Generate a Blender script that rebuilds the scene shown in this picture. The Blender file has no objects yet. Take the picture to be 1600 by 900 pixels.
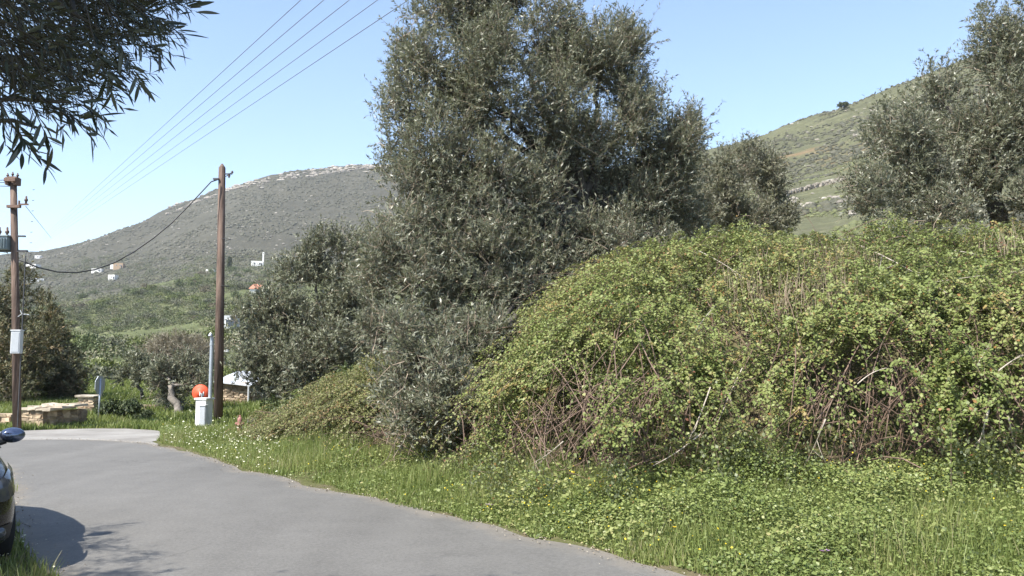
import bpy, math, random
import numpy as np
from mathutils import Vector, Matrix

random.seed(7)
RNG = np.random.default_rng(11)
SC = bpy.context.scene
COL = SC.collection
R = math.radians

# ------------------------------------------------------------------ camera
F = 1330.0                      # focal length in photo pixels (1600 wide)
PITCH = math.atan(125.0 / F)
CAMZ = 1.6
cd = bpy.data.cameras.new("camera")
cam = bpy.data.objects.new("camera", cd)
COL.objects.link(cam)
cam.location = (0, 0, CAMZ)
cam.rotation_euler = (math.pi / 2 + PITCH, 0, 0)
cd.sensor_width = 36
cd.lens = 36 * F / 1600
cd.clip_start = 0.05
cd.clip_end = 20000
SC.camera = cam

# ------------------------------------------------------------------ light
SUN_EL = R(51)
TRAVEL = Vector((0.73, 0.68, 0)).normalized()            # horizontal way the light goes
to_sun = Vector((-TRAVEL.x * math.cos(SUN_EL), -TRAVEL.y * math.cos(SUN_EL), math.sin(SUN_EL)))
W = bpy.data.worlds.new("World")
SC.world = W
W.use_nodes = True
nt = W.node_tree
bg = nt.nodes["Background"]
sky = nt.nodes.new("ShaderNodeTexSky")
sky.sky_type = 'NISHITA'
sky.sun_disc = False
sky.sun_elevation = SUN_EL
sky.sun_rotation = math.atan2(to_sun.x, to_sun.y)
sky.altitude = 100
sky.air_density = 1.0
sky.dust_density = 0.6
sky.ozone_density = 1.8
nt.links.new(sky.outputs[0], bg.inputs[0])
bg.inputs[1].default_value = 0.122
sl = bpy.data.lights.new("sun", 'SUN')
sl.energy = 4.2
sl.angle = R(0.55)
sl.color = (1.0, 0.955, 0.87)
sun = bpy.data.objects.new("sun", sl)
COL.objects.link(sun)
sun.rotation_euler = to_sun.to_track_quat('Z', 'Y').to_euler()
sun.location = (0, 0, 60)
vs = SC.view_settings
vs.view_transform = 'Standard'
vs.look = 'None'
vs.exposure = 1.26
vs.gamma = 1.0
vs.use_curve_mapping = False
HAZE = 0.00013
SC.cycles.max_bounces = 6
SC.cycles.transparent_max_bounces = 6
SC.cycles.use_denoising = True

# ------------------------------------------------------------------ pixel helpers (measuring the photograph)
CP, SP = math.cos(PITCH), math.sin(PITCH)
def ray(c, row):
    u = (c - 800) / F; v = (450 - row) / F
    return np.array([u, CP - v * SP, SP + v * CP])
def at(c, row, d):
    """point at forward distance d (world y) seen at photo pixel (c, row)"""
    k = ray(c, row)
    return k * (d / k[1]) + np.array([0, 0, CAMZ])
def az_te(c, row):
    k = ray(c, row)
    return math.atan2(k[0], k[1]), k[2] / math.hypot(k[0], k[1])
def colaz(c):
    return az_te(c, 575)[0]

# ------------------------------------------------------------------ value noise
def vnoise(p, seed=0):
    p = np.asarray(p, float)
    i = np.floor(p).astype(np.int64); f = p - i
    f = f * f * (3 - 2 * f)
    def h(ix, iy, iz):
        n = (ix * 374761393 + iy * 668265263 + iz * 1274126177 + seed * 974634777) & 0x7fffffff
        n = ((n ^ (n >> 13)) * 1274126177) & 0x7fffffff
        return ((n ^ (n >> 16)) & 0xffff) / 65535.0
    r = 0
    for dx in (0, 1):
        for dy in (0, 1):
            for dz in (0, 1):
                w = (f[:, 0] if dx else 1 - f[:, 0]) * (f[:, 1] if dy else 1 - f[:, 1]) * (f[:, 2] if dz else 1 - f[:, 2])
                r = r + w * h(i[:, 0] + dx, i[:, 1] + dy, i[:, 2] + dz)
    return r

# ------------------------------------------------------------------ object helpers
def tag(o, label=None, cat=None, group=None, kind=None):
    if label: o["label"] = label
    if cat: o["category"] = cat
    if group: o["group"] = group
    if kind: o["kind"] = kind
    return o
def empty(name, loc, label=None, cat=None, group=None, rz=0):
    o = bpy.data.objects.new(name, None)
    COL.objects.link(o)
    o.location = loc
    o.rotation_euler = (0, 0, rz)
    o.empty_display_size = 0.3
    return tag(o, label, cat, group)
def link(name, me, mat, parent=None, world=True):
    o = bpy.data.objects.new(name, me)
    if mat is not None and not me.materials:
        me.materials.append(mat)
    COL.objects.link(o)
    if parent is not None:
        o.parent = parent
        if world:       # vertices are in world space: undo the parent's placement
            M = Matrix.LocRotScale(parent.location, parent.rotation_euler, parent.scale)
            o.matrix_parent_inverse = M.inverted()
    return o
def np_mesh(name, V, Q, tint=None, smooth=False):
    me = bpy.data.meshes.new(name)
    V = np.ascontiguousarray(V, np.float32); Q = np.ascontiguousarray(Q, np.int32)
    k = Q.shape[1]
    me.vertices.add(len(V)); me.vertices.foreach_set("co", V.ravel())
    me.loops.add(Q.size); me.loops.foreach_set("vertex_index", Q.ravel())
    me.polygons.add(len(Q)); me.polygons.foreach_set("loop_start", np.arange(0, Q.size, k, dtype=np.int32))
    if smooth:
        me.polygons.foreach_set("use_smooth", np.ones(len(Q), bool))
    me.update(calc_edges=True)
    if tint is not None:
        at_ = me.attributes.new("tint", 'FLOAT', 'FACE')
        at_.data.foreach_set("value", np.ascontiguousarray(tint, np.float32))
    return me
class MB:
    """collects boxes, tubes and lathes, then makes ONE mesh"""
    def __init__(s): s.v = []; s.f = []
    def add(s, vs_, fs):
        b = len(s.v); s.v += [tuple(p) for p in vs_]; s.f += [tuple(i + b for i in f) for f in fs]; return s
    def box(s, c, size, rz=0, M=None, jit=0):
        hx, hy, hz = size[0] / 2, size[1] / 2, size[2] / 2
        P = [Vector((x * hx, y * hy, z * hz)) for z in (-1, 1) for y in (-1, 1) for x in (-1, 1)]
        if jit: P = [p + Vector([random.uniform(-jit, jit) for _ in range(3)]) for p in P]
        m = M if M is not None else Matrix.Rotation(rz, 3, 'Z')
        P = [m @ p + Vector(c) for p in P]
        return s.add(P, [(0, 2, 3, 1), (4, 5, 7, 6), (0, 1, 5, 4), (2, 6, 7, 3), (0, 4, 6, 2), (1, 3, 7, 5)])
    def tube(s, pts, rad, n=6, cap=True):
        pts = [Vector(p) for p in pts]
        if not hasattr(rad, '__len__'): rad = [rad] * len(pts)
        vs_, fs = [], []
        up = Vector((0.13, 0.21, 0.97))
        for i, p in enumerate(pts):
            t = (pts[min(i + 1, len(pts) - 1)] - pts[max(i - 1, 0)])
            if t.length < 1e-9: t = Vector((0, 0, 1))
            t.normalize()
            a = t.cross(up)
            if a.length < 0.05: a = t.cross(Vector((1, 0, 0)))
            a.normalize(); b = t.cross(a)
            for k in range(n):
                an = 2 * math.pi * k / n
                vs_.append(p + (a * math.cos(an) + b * math.sin(an)) * rad[i])
        for i in range(len(pts) - 1):
            for k in range(n):
                fs.append((i * n + k, i * n + (k + 1) % n, (i + 1) * n + (k + 1) % n, (i + 1) * n + k))
        if cap and n > 2:
            fs.append(tuple(range(n - 1, -1, -1))); fs.append(tuple((len(pts) - 1) * n + k for k in range(n)))
        return s.add(vs_, fs)
    def ellip(s, c, r, nu=10, nv=6, M=None):
        vs_, fs = [], []
        for j in range(nv + 1):
            ph = math.pi * j / nv - math.pi / 2
            for i in range(nu):
                th = 2 * math.pi * i / nu
                p = Vector((r[0] * math.cos(ph) * math.cos(th), r[1] * math.cos(ph) * math.sin(th), r[2] * math.sin(ph)))
                if M is not None: p = M @ p
                vs_.append(p + Vector(c))
        for j in range(nv):
            for i in range(nu):
                fs.append((j * nu + i, j * nu + (i + 1) % nu, (j + 1) * nu + (i + 1) % nu, (j + 1) * nu + i))
        return s.add(vs_, fs)
    def mesh(s, name, smooth=False, bevel=0):
        me = bpy.data.meshes.new(name)
        me.from_pydata(s.v, [], s.f)
        if smooth:
            me.polygons.foreach_set("use_smooth", [True] * len(me.polygons))
        me.update()
        return me
    def build(s, name, mat, parent=None, smooth=False, bevel=0, world=True):
        o = link(name, s.mesh(name, smooth), mat, parent, world)
        if bevel:
            m = o.modifiers.new("bevel", 'BEVEL'); m.width = bevel; m.segments = 2; m.limit_method = 'ANGLE'
        return o

# ------------------------------------------------------------------ materials
def newmat(name):
    m = bpy.data.materials.new(name); m.use_nodes = True
    t = m.node_tree; b = t.nodes["Principled BSDF"]
    return m, t, b
def nd(t, typ, **kw):
    n = t.nodes.new(typ)
    for k, v in kw.items():
        if k.startswith("i_"):
            n.inputs[k[2:].replace("_", " ")].default_value = v
        else: setattr(n, k, v)
    return n
def ramp(t, stops, src=None, interp='LINEAR'):
    r = t.nodes.new("ShaderNodeValToRGB"); e = r.color_ramp.elements
    r.color_ramp.interpolation = interp
    while len(e) < len(stops): e.new(0.5)
    for k, (p, c) in enumerate(stops):
        e[k].position = p; e[k].color = (c[0], c[1], c[2], 1) if hasattr(c, '__len__') else (c, c, c, 1)
    if src is not None: t.links.new(src, r.inputs[0])
    return r
def noise(t, scale, detail=4, rough=0.55, vec=None):
    n = nd(t, "ShaderNodeTexNoise"); n.inputs["Scale"].default_value = scale
    n.inputs["Detail"].default_value = detail; n.inputs["Roughness"].default_value = rough
    if vec is not None: t.links.new(vec, n.inputs["Vector"])
    return n
def mixc(t, fac, a, b, mode='MIX'):
    m = nd(t, "ShaderNodeMix"); m.data_type = 'RGBA'; m.blend_type = mode
    for s, i in ((fac, 0), (a, 6), (b, 7)):
        if hasattr(s, 'is_output'): t.links.new(s, m.inputs[i])
        elif hasattr(s, '__len__'): m.inputs[i].default_value = (*s, 1)
        else: m.inputs[i].default_value = s
    return m.outputs[2]
def objco(t): return nd(t, "ShaderNodeNewGeometry").outputs["Position"]
def bump(t, b, h, strength=0.5, dist=0.02):
    n = nd(t, "ShaderNodeBump"); n.inputs["Strength"].default_value = strength; n.inputs["Distance"].default_value = dist
    t.links.new(h, n.inputs["Height"]); t.links.new(n.outputs[0], b.inputs["Normal"])
def leafmat(name, stops, back=None, rough=0.5, trans=0.25, spec=0.4, tcol=None):
    m, t, b = newmat(name)
    a = nd(t, "ShaderNodeAttribute"); a.attribute_name = "tint"
    r = ramp(t, stops, a.outputs["Fac"])
    col = r.outputs[0]
    if back:
        g = nd(t, "ShaderNodeNewGeometry")
        col = mixc(t, g.outputs["Backfacing"], col, back)
    t.links.new(col, b.inputs["Base Color"])
    b.inputs["Roughness"].default_value = rough
    b.inputs["Specular IOR Level"].default_value = spec
    if trans:
        tr = nd(t, "ShaderNodeBsdfTranslucent")
        tc = mixc(t, 1.0, col, tcol or (1.0, 1.0, 0.55), 'MULTIPLY')
        t.links.new(tc, tr.inputs[0])
        ms = nd(t, "ShaderNodeMixShader"); ms.inputs[0].default_value = trans
        t.links.new(b.outputs[0], ms.inputs[1]); t.links.new(tr.outputs[0], ms.inputs[2])
        t.links.new(ms.outputs[0], t.nodes["Material Output"].inputs[0])
    return m
def plain(name, col, rough=0.6, metal=0, var=0.12, scale=6, bumps=0.15, spec=0.5):
    m, t, b = newmat(name)
    n = noise(t, scale, 5, 0.6, objco(t))
    r = ramp(t, [(0.3, [c * (1 - var) for c in col]), (0.7, [min(1, c * (1 + var)) for c in col])], n.outputs[0])
    t.links.new(r.outputs[0], b.inputs["Base Color"])
    b.inputs["Roughness"].default_value = rough; b.inputs["Metallic"].default_value = metal
    b.inputs["Specular IOR Level"].default_value = spec
    if bumps: bump(t, b, noise(t, scale * 6, 3, 0.6, objco(t)).outputs[0], bumps, 0.01)
    return m

M = {}
M['olive'] = leafmat("olive_leaf", [(0, (.105, .114, .070)), (.55, (.168, .174, .116)), (.9, (.205, .215, .145)), (1, (.26, .252, .165))],
                     back=(.27, .28, .22), rough=0.42, trans=0.18, spec=0.5, tcol=(.95, 1.0, .68))
M['olive_dark'] = leafmat("olive_leaf_dark", [(0, (.102, .114, .066)), (.6, (.168, .178, .114)), (1, (.24, .24, .165))],
                          back=(.24, .25, .20), rough=0.45, trans=0.10, spec=0.45)
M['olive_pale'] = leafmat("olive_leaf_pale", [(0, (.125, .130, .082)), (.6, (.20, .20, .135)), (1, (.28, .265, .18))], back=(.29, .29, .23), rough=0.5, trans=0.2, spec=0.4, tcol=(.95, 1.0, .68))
M['olive_near_shade'] = leafmat("olive_leaf_near_shade", [(0, (.030, .037, .022)), (.7, (.052, .060, .035)), (1, (.085, .078, .045))],
                          back=(.105, .115, .092), rough=0.4, trans=0.06, spec=0.45)  # olive leaf darkened: shade under the crown is put into the colour
M['bramble'] = leafmat("bramble_leaf", [(0, (.130, .158, .046)), (.35, (.178, .222, .062)), (.72, (.245, .275, .092)), (.9, (.31, .305, .12)),
                                        (.955, (.28, .155, .05)), (1, (.18, .075, .05))], back=(.21, .235, .13), rough=0.5, trans=0.25, spec=0.35)
M['hedge'] = leafmat("hedge_leaf", [(0, (.110, .128, .040)), (.4, (.175, .19, .066)), (.8, (.25, .245, .10)),
                                    (.93, (.22, .14, .06)), (1, (.17, .085, .05))], back=(.18, .20, .11), rough=0.5, trans=0.25, spec=0.35)
M['grass'] = leafmat("grass_blade", [(0, (.115, .158, .040)), (.45, (.198, .245, .072)), (.8, (.285, .31, .115)), (.94, (.29, .28, .12)), (1, (.38, .34, .2))],
                     rough=0.5, trans=0.3, spec=0.35)
M['herb'] = leafmat("herb_leaf", [(0, (.120, .168, .046)), (.5, (.222, .268, .082)), (.85, (.32, .345, .13)), (1, (.36, .33, .14))],
                    back=(.19, .235, .11), rough=0.45, trans=0.28, spec=0.4)
M['yellow'] = leafmat("yellow_petal", [(0, (.75, .52, .02)), (1, (.8, .66, .05))], rough=0.6, trans=0.2)
M['white_petal'] = leafmat("white_petal", [(0, (.75, .72, .45)), (1, (.8, .8, .7))], rough=0.6, trans=0.2)
M['mallow'] = leafmat("mallow_petal", [(0, (.42, .25, .42)), (1, (.55, .4, .52))], rough=0.6, trans=0.2)
M['shrub_dark'] = leafmat("shrub_dark", [(0, (.055, .076, .026)), (.6, (.088, .112, .038)), (1, (.14, .16, .06))], rough=0.6, trans=0.1)
M['shrub_deep'] = leafmat("shrub_deep", [(0, (.028, .044, .014)), (.6, (.050, .068, .022)), (1, (.10, .11, .04))], rough=0.6, trans=0.05)
M['shrub_green'] = leafmat("shrub_green", [(0, (.095, .122, .034)), (.6, (.145, .172, .052)), (1, (.21, .225, .085))], rough=0.6, trans=0.15)
M['shrub_grey'] = leafmat("shrub_grey", [(0, (.095, .102, .062)), (.6, (.140, .146, .092)), (1, (.20, .20, .135))], rough=0.6, trans=0.1)
M['shrub_brown'] = leafmat("shrub_brown", [(0, (.10, .085, .055)), (.6, (.17, .15, .10)), (1, (.26, .22, .15))], rough=0.7, trans=0.1)
M['tamarisk'] = leafmat("tamarisk_leaf", [(0, (.090, .096, .046)), (.5, (.135, .136, .070)), (.8, (.21, .165, .085)), (1, (.27, .185, .095))], rough=0.6, trans=0.1)
M['scrub'] = leafmat("hill_scrub", [(0, (.050, .051, .034)), (.5, (.074, .074, .050)), (.85, (.10, .097, .068)), (1, (.14, .13, .10))], rough=0.8, trans=0)
M['scrub_green'] = leafmat("hill_scrub_green", [(0, (.075, .085, .036)), (.5, (.108, .118, .052)), (1, (.16, .165, .08))], rough=0.8, trans=0)
M['litter'] = leafmat("dry_litter", [(0, (.16, .12, .08)), (.5, (.30, .24, .16)), (1, (.50, .46, .38))], rough=.9, trans=0)
M['straw'] = leafmat("dry_straw", [(0, (.22, .15, .11)), (.5, (.34, .26, .18)), (1, (.46, .38, .28))], rough=.8, trans=.15)
M['dry_twigs'] = leafmat("bare_pale_twigs", [(0, (.20, .18, .14)), (.6, (.30, .27, .21)), (1, (.36, .33, .24))], rough=.8, trans=.1)
M['scrub_mix'] = leafmat("scrub_mix", [(0, (.062, .084, .032)), (.3, (.102, .122, .045)), (.6, (.128, .134, .078)), (.85, (.18, .178, .105)), (1, (.24, .215, .145))], rough=0.7, trans=0.1)
M['cane'] = plain("bramble_cane", (.165, .110, .080), 0.75, var=.5, scale=9)
M['dead_stem'] = plain("dead_stem", (.46, .40, .33), 0.8, var=.25, scale=12)
M['bark'] = plain("olive_bark", (.075, .065, .054), 0.9, var=.4, scale=14, bumps=.6)
M['bark_pale'] = plain("olive_bark_pale", (.24, .21, .18), 0.9, var=.4, scale=14, bumps=.6)
M['twig'] = plain("dry_twig", (.30, .235, .175), 0.85, var=.3, scale=10)
M['metal'] = plain("galvanised_metal", (.46, .49, .53), 0.45, .6, .1, 20)
M['iron'] = plain("dark_iron", (.075, .075, .08), 0.6, .3, .2, 20)
M['rust'] = plain("rusty_bracket", (.16, .10, .075), 0.8, 0, .3, 20)
M['ceramic'] = plain("brown_ceramic", (.12, .075, .055), 0.3, 0, .2, 20)
M['transformer'] = plain("transformer_paint", (.25, .30, .31), 0.5, 0, .12, 10)
M['white'] = plain("white_paint", (.68, .67, .63), 0.8, 0, .17, 4)
M['limewash'] = plain("limewash", (.78, .76, .72), 0.9, 0, .06, 2)
M['offwhite'] = plain("grey_white_plastic", (.56, .57, .58), 0.5, 0, .06, 8)
M['door_grey'] = plain("grey_metal_door", (.42, .44, .46), 0.5, .1, .06, 8)
M['orange'] = plain("orange_plastic", (.62, .085, .03), 0.6, 0, .14, 9, .05)
M['red'] = plain("faded_red_paint", (.33, .15, .125), 0.6, 0, .3, 14)
M['stone'] = plain("field_stone", (.36, .29, .21), 0.9, 0, .45, 5, .4)
M['stone_grey'] = plain("grey_slab_stone", (.40, .36, .30), 0.9, 0, .3, 5, .4)
M['mortar'] = plain("earth_mortar", (.40, .28, .18), 0.95, 0, .25, 6, .3)
M['rock'] = plain("limestone_rock", (.28, .262, .235), 0.95, 0, .35, .25, .3)
M['sheet'] = plain("white_sheet_metal", (.70, .72, .74), 0.4, .1, .06, 4)
M['terracotta'] = plain("terracotta_tile", (.42, .19, .12), 0.85, 0, .15, 3)
M['window_dark'] = plain("window_dark", (.05, .06, .08), 0.2, 0, .1, 3, 0)
M['wire'] = plain("aluminium_wire", (.16, .18, .22), 0.5, .2, .1, 2, 0)
M['cable'] = plain("black_cable", (.025, .026, .03), 0.5, 0, .1, 2, 0)
M['rubber'] = plain("tyre_rubber", (.02, .02, .02), 0.85, 0, .2, 20)
M['black_plastic'] = plain("black_plastic", (.018, .018, .019), 0.5, 0, .1, 20)
M['chrome'] = plain("chrome", (.75, .76, .78), 0.12, 1, .02, 5, 0)

def per_stone(m):
    t = m.node_tree; b = t.nodes["Principled BSDF"]; src = b.inputs["Base Color"].links[0].from_socket
    g = nd(t, "ShaderNodeNewGeometry")
    r = ramp(t, [(0, (.55, .52, .50)), (.5, (1, .95, .88)), (1, (1.35, 1.30, 1.25))], g.outputs["Random Per Island"])
    t.links.new(mixc(t, 1, src, r.outputs[0], 'MULTIPLY'), b.inputs["Base Color"])
for k in ('stone', 'stone_grey', 'rock'): per_stone(M[k])
def m_wood():
    m, t, b = newmat("weathered_pole_wood")
    mp = nd(t, "ShaderNodeMapping"); t.links.new(objco(t), mp.inputs[0]); mp.inputs[3].default_value = (22, 22, 1.1)
    n = noise(t, 1.2, 6, 0.6, mp.outputs[0]); n2 = noise(t, 0.9, 3, 0.5, objco(t))
    r = ramp(t, [(.34, (.048, .034, .028)), (.46, (.135, .088, .066)), (.56, (.17, .115, .088)), (.72, (.30, .22, .17))], n.outputs[0])
    r2 = ramp(t, [(.35, .65), (.7, 1.25)], n2.outputs[0])
    t.links.new(mixc(t, 1.0, r.outputs[0], r2.outputs[0], 'MULTIPLY'), b.inputs["Base Color"])
    b.inputs["Roughness"].default_value = .85
    bump(t, b, n.outputs[0], .5, .01)
    return m
M['wood'] = m_wood()

def m_paint():
    m, t, b = newmat("black_car_paint")
    b.inputs["Base Color"].default_value = (.008, .008, .010, 1)
    b.inputs["Roughness"].default_value = .25
    b.inputs["Coat Weight"].default_value = .45
    b.inputs["Coat Roughness"].default_value = .05
    b.inputs["Specular IOR Level"].default_value = .3
    n = noise(t, 40, 2, .5, objco(t)); r = ramp(t, [(.3, .22), (.7, .32)], n.outputs[0])
    t.links.new(r.outputs[0], b.inputs["Roughness"])
    return m
M['paint'] = m_paint()
M['mirror_sky_tint'] = plain("black_paint_sky_tint", (.16, .19, .27), .16, .75, .05, 8, 0)  # black housing: the sky's reflection is put into its colour as blue-grey
def m_glass(name, col, rough=.03):
    m, t, b = newmat(name)
    n = noise(t, 3, 2, .5, objco(t)); r = ramp(t, [(.3, [c * .9 for c in col]), (.7, col)], n.outputs[0])
    t.links.new(r.outputs[0], b.inputs["Base Color"])
    b.inputs["Roughness"].default_value = rough; b.inputs["Coat Weight"].default_value = .6
    return m
M['car_glass'] = m_glass("tinted_glass", (.02, .024, .028))
M['lamp_glass'] = m_glass("lamp_glass", (.07, .075, .085), .06)
M['mirror_glass'] = plain("mirror_glass", (.85, .87, .9), .04, 1, .02, 5, 0)

def nd_scale(t, src, k):
    n = nd(t, "ShaderNodeMath"); n.operation = 'MULTIPLY'; n.inputs[1].default_value = k; t.links.new(src, n.inputs[0]); return n.outputs[0]
def m_asphalt():
    m, t, b = newmat("worn_asphalt")
    co = objco(t)
    big = noise(t, .35, 4, .55, co); mid = noise(t, 2.6, 5, .6, co); fine = noise(t, 90, 3, .7, co)
    rot = nd(t, "ShaderNodeMapping"); t.links.new(co, rot.inputs[0]); rot.inputs[2].default_value = (0, 0, R(-38)); rot.inputs[3].default_value = (1, .06, 1)
    trk = noise(t, 1.15, 3, .5, rot.outputs[0])
    base = ramp(t, [(.25, (.117, .112, .103)), (.75, (.172, .165, .152))], fine.outputs[0]).outputs[0]
    r1 = ramp(t, [(.3, .90), (.7, 1.08)], big.outputs[0]).outputs[0]
    r2 = ramp(t, [(.3, .93), (.7, 1.06)], mid.outputs[0]).outputs[0]
    r3 = ramp(t, [(.3, .90), (.7, 1.10)], trk.outputs[0]).outputs[0]
    c = mixc(t, 1, mixc(t, 1, mixc(t, 1, base, r1, 'MULTIPLY'), r2, 'MULTIPLY'), r3, 'MULTIPLY')
    sp = noise(t, 28, 4, .8, co)
    c = mixc(t, 1, c, ramp(t, [(.30, .80), (.5, 1.0), (.70, 1.22)], sp.outputs[0]).outputs[0], 'MULTIPLY')
    vo = nd(t, "ShaderNodeTexVoronoi"); vo.feature = 'DISTANCE_TO_EDGE'; vo.inputs["Scale"].default_value = .55
    wv = nd(t, "ShaderNodeVectorMath"); wv.operation = 'ADD'; t.links.new(co, wv.inputs[0])
    wn = noise(t, 1.6, 4, .6, co); ws = nd(t, "ShaderNodeVectorMath"); ws.operation = 'SCALE'; ws.inputs[3].default_value = .9
    t.links.new(wn.outputs["Color"], ws.inputs[0]); t.links.new(ws.outputs[0], wv.inputs[1]); t.links.new(wv.outputs[0], vo.inputs["Vector"])
    ck = ramp(t, [(.004, 1.0), (.012, 0.0)], vo.outputs["Distance"]).outputs[0]
    gate = ramp(t, [(.55, 0.0), (.64, .30)], noise(t, .5, 2, .5, co).outputs[0]).outputs[0]
    cg = nd(t, "ShaderNodeMath"); cg.operation = 'MULTIPLY'; t.links.new(ck, cg.inputs[0]); t.links.new(gate, cg.inputs[1])
    c = mixc(t, cg.outputs[0], c, (.055, .052, .050))
    ed = nd(t, "ShaderNodeAttribute"); ed.attribute_name = "edge"
    en = nd(t, "ShaderNodeMath"); en.operation = 'MULTIPLY_ADD'; en.inputs[1].default_value = .55; t.links.new(mid.outputs[0], en.inputs[0]); t.links.new(ed.outputs["Fac"], en.inputs[2])
    c = mixc(t, ramp(t, [(1.08, 0.0), (1.3, .6)] if 0 else [(.80, 0.0), (1.0, .55)], nd_scale(t, en.outputs[0], .80)).outputs[0], c, (.215, .185, .145))
    t.links.new(c, b.inputs["Base Color"])
    b.inputs["Roughness"].default_value = .85; b.inputs["Specular IOR Level"].default_value = .3
    bump(t, b, fine.outputs[0], .35, .006)
    return m
M['asphalt'] = m_asphalt()
def m_concrete():
    m, t, b = newmat("pale_concrete")
    co = objco(t); a = noise(t, .9, 5, .6, co); f = noise(t, 60, 3, .7, co)
    c = mixc(t, 1, ramp(t, [(.32, (.19, .175, .155)), (.7, (.31, .295, .27))], a.outputs[0]).outputs[0],
             ramp(t, [(.3, .9), (.7, 1.08)], f.outputs[0]).outputs[0], 'MULTIPLY')
    t.links.new(c, b.inputs["Base Color"]); b.inputs["Roughness"].default_value = .9
    bump(t, b, f.outputs[0], .3, .006)
    return m
M['concrete'] = m_concrete()
def m_soil():
    m, t, b = newmat("grassy_soil")
    co = objco(t); a = noise(t, 1.3, 6, .65, co); f = noise(t, 14, 5, .7, co)
    c = ramp(t, [(.28, (.085, .085, .036)), (.46, (.11, .115, .045)), (.58, (.13, .11, .065)), (.75, (.18, .14, .095))], a.outputs[0]).outputs[0]
    c = mixc(t, 1, c, ramp(t, [(.3, .65), (.7, 1.25)], f.outputs[0]).outputs[0], 'MULTIPLY')
    t.links.new(c, b.inputs["Base Color"]); b.inputs["Roughness"].default_value = .95
    b.inputs["Specular IOR Level"].default_value = .1
    bump(t, b, f.outputs[0], .7, .04)
    return m
M['soil'] = m_soil()
def m_hill(name, grass, dry, scrub, bare, rock, rock_at, red=None):
    m, t, b = newmat(name)
    co = objco(t)
    big = noise(t, .006, 5, .6, co); mid = noise(t, .035, 6, .62, co); fine = noise(t, .22, 5, .7, co); tiny = noise(t, .9, 4, .7, co)
    c = ramp(t, [(.32, scrub), (.48, grass), (.62, grass), (.75, dry)], mid.outputs[0]).outputs[0]
    c2 = ramp(t, [(.35, scrub), (.5, scrub), (.58, grass), (.68, bare)], fine.outputs[0]).outputs[0]
    c = mixc(t, .45, c, c2)
    if red:
        rm = noise(t, .016, 4, .6, co)
        fr = ramp(t, [(.60, 0.0), (.70, .6)], rm.outputs[0]).outputs[0]
        c = mixc(t, fr, c, red)
    st = nd(t, "ShaderNodeMapping"); t.links.new(co, st.inputs[0]); st.inputs[3].default_value = (1, 1, 3.2)
    rk = noise(t, .075, 6, .72, st.outputs[0])
    fr = ramp(t, [(rock_at, 0.0), (rock_at + .06, 1.0)], rk.outputs[0]).outputs[0]
    c = mixc(t, fr, c, rock)
    c = mixc(t, 1, c, ramp(t, [(.3, .72), (.7, 1.25)], tiny.outputs[0]).outputs[0], 'MULTIPLY')
    c = mixc(t, 1, c, ramp(t, [(.3, .85), (.7, 1.15)], big.outputs[0]).outputs[0], 'MULTIPLY')
    t.links.new(c, b.inputs["Base Color"]); b.inputs["Roughness"].default_value = .95
    b.inputs["Specular IOR Level"].default_value = .08
    bump(t, b, fine.outputs[0], .8, 1.2)
    return m
M['hill_left'] = m_hill("phrygana_hillside", (.086, .082, .062), (.128, .118, .094), (.054, .053, .040), (.16, .148, .122), (.29, .27, .245), .64)
M['hill_right'] = m_hill("grassy_hillside", (.118, .120, .068), (.16, .142, .095), (.072, .074, .046), (.17, .15, .105), (.42, .40, .36), .655, red=(.26, .15, .085))
M['valley'] = m_hill("valley_fields", (.125, .140, .062), (.19, .18, .10), (.085, .095, .048), (.18, .17, .095), (.30, .27, .2), .74)

# ================================================================== TERRAIN (one height function, several sheets)
def tab(lst):
    p = [az_te(c, r) for c, r in lst]
    return np.array([q[0] for q in p]), np.array([q[1] for q in p])
SKY_A, SKY_T = tab([(-400, 430), (-150, 408), (0, 398), (60, 393), (120, 376), (210, 347), (270, 321), (340, 288), (400, 275), (480, 263),
                    (560, 255), (620, 250), (700, 246), (800, 250), (900, 262), (1000, 256), (1090, 237), (1150, 223), (1220, 201),
                    (1300, 178), (1380, 144), (1470, 101), (1540, 69), (1600, 42), (1750, -20), (2000, -60)])
def ctab(cols, vals):
    return np.array([colaz(c) for c in cols]), np.array(vals, float)
RID_A, RID_R = ctab([0, 620, 1050, 1600], [1100, 1100, 430, 430])
EDGE = np.array([(8.6, -2.7), (6.1, .55), (4.6, 2.5), (3.0, 4.55), (1.53, 6.5), (0, 8.5), (-1.56, 10.4), (-4, 13.3), (-7.65, 18.5)])
ED_A = np.arctan2(EDGE[:, 0], EDGE[:, 1]); ED_R = np.hypot(EDGE[:, 0], EDGE[:, 1])
_o = np.argsort(ED_A); ED_A = ED_A[_o]; ED_R = ED_R[_o]
TC = [340, 420, 500, 600, 720, 800, 900, 1000, 1150, 1300, 1450, 1600]
TOE_A, TOE_D = ctab(TC, [20, 17.3, 15.6, 13.6, 12.3, 10.3, 9.1, 9.1, 9.5, 8.6, 8.4, 8.2])
_, TOE_Z = ctab(TC, [.02, .05, .06, .08, .1, .15, .2, .2, .3, .3, .35, .4])
_, TOP_D = ctab(TC, [22, 19.5, 18.5, 17.2, 16, 15, 14.6, 14.2, 14.2, 14, 13.6, 13.2])
TOPROW = [(340, 668), (420, 652), (480, 624), (540, 592), (590, 574), (640, 564), (700, 575), (760, 534), (800, 505), (850, 478), (900, 442), (950, 414),
          (1000, 392), (1080, 380), (1200, 376), (1300, 378), (1400, 376), (1500, 368), (1600, 358), (1900, 350)]
TR_A, TR_T = tab(TOPROW)
def toe(a):
    a = np.asarray(a, float)
    r = np.interp(a, TOE_A, TOE_D) / np.cos(np.clip(a, -.7, .55))
    q = np.maximum(.79 * np.sin(a) + .61 * np.cos(a), .3)
    return np.where(a > TOE_A[-1], 8.78 / q, r)
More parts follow.
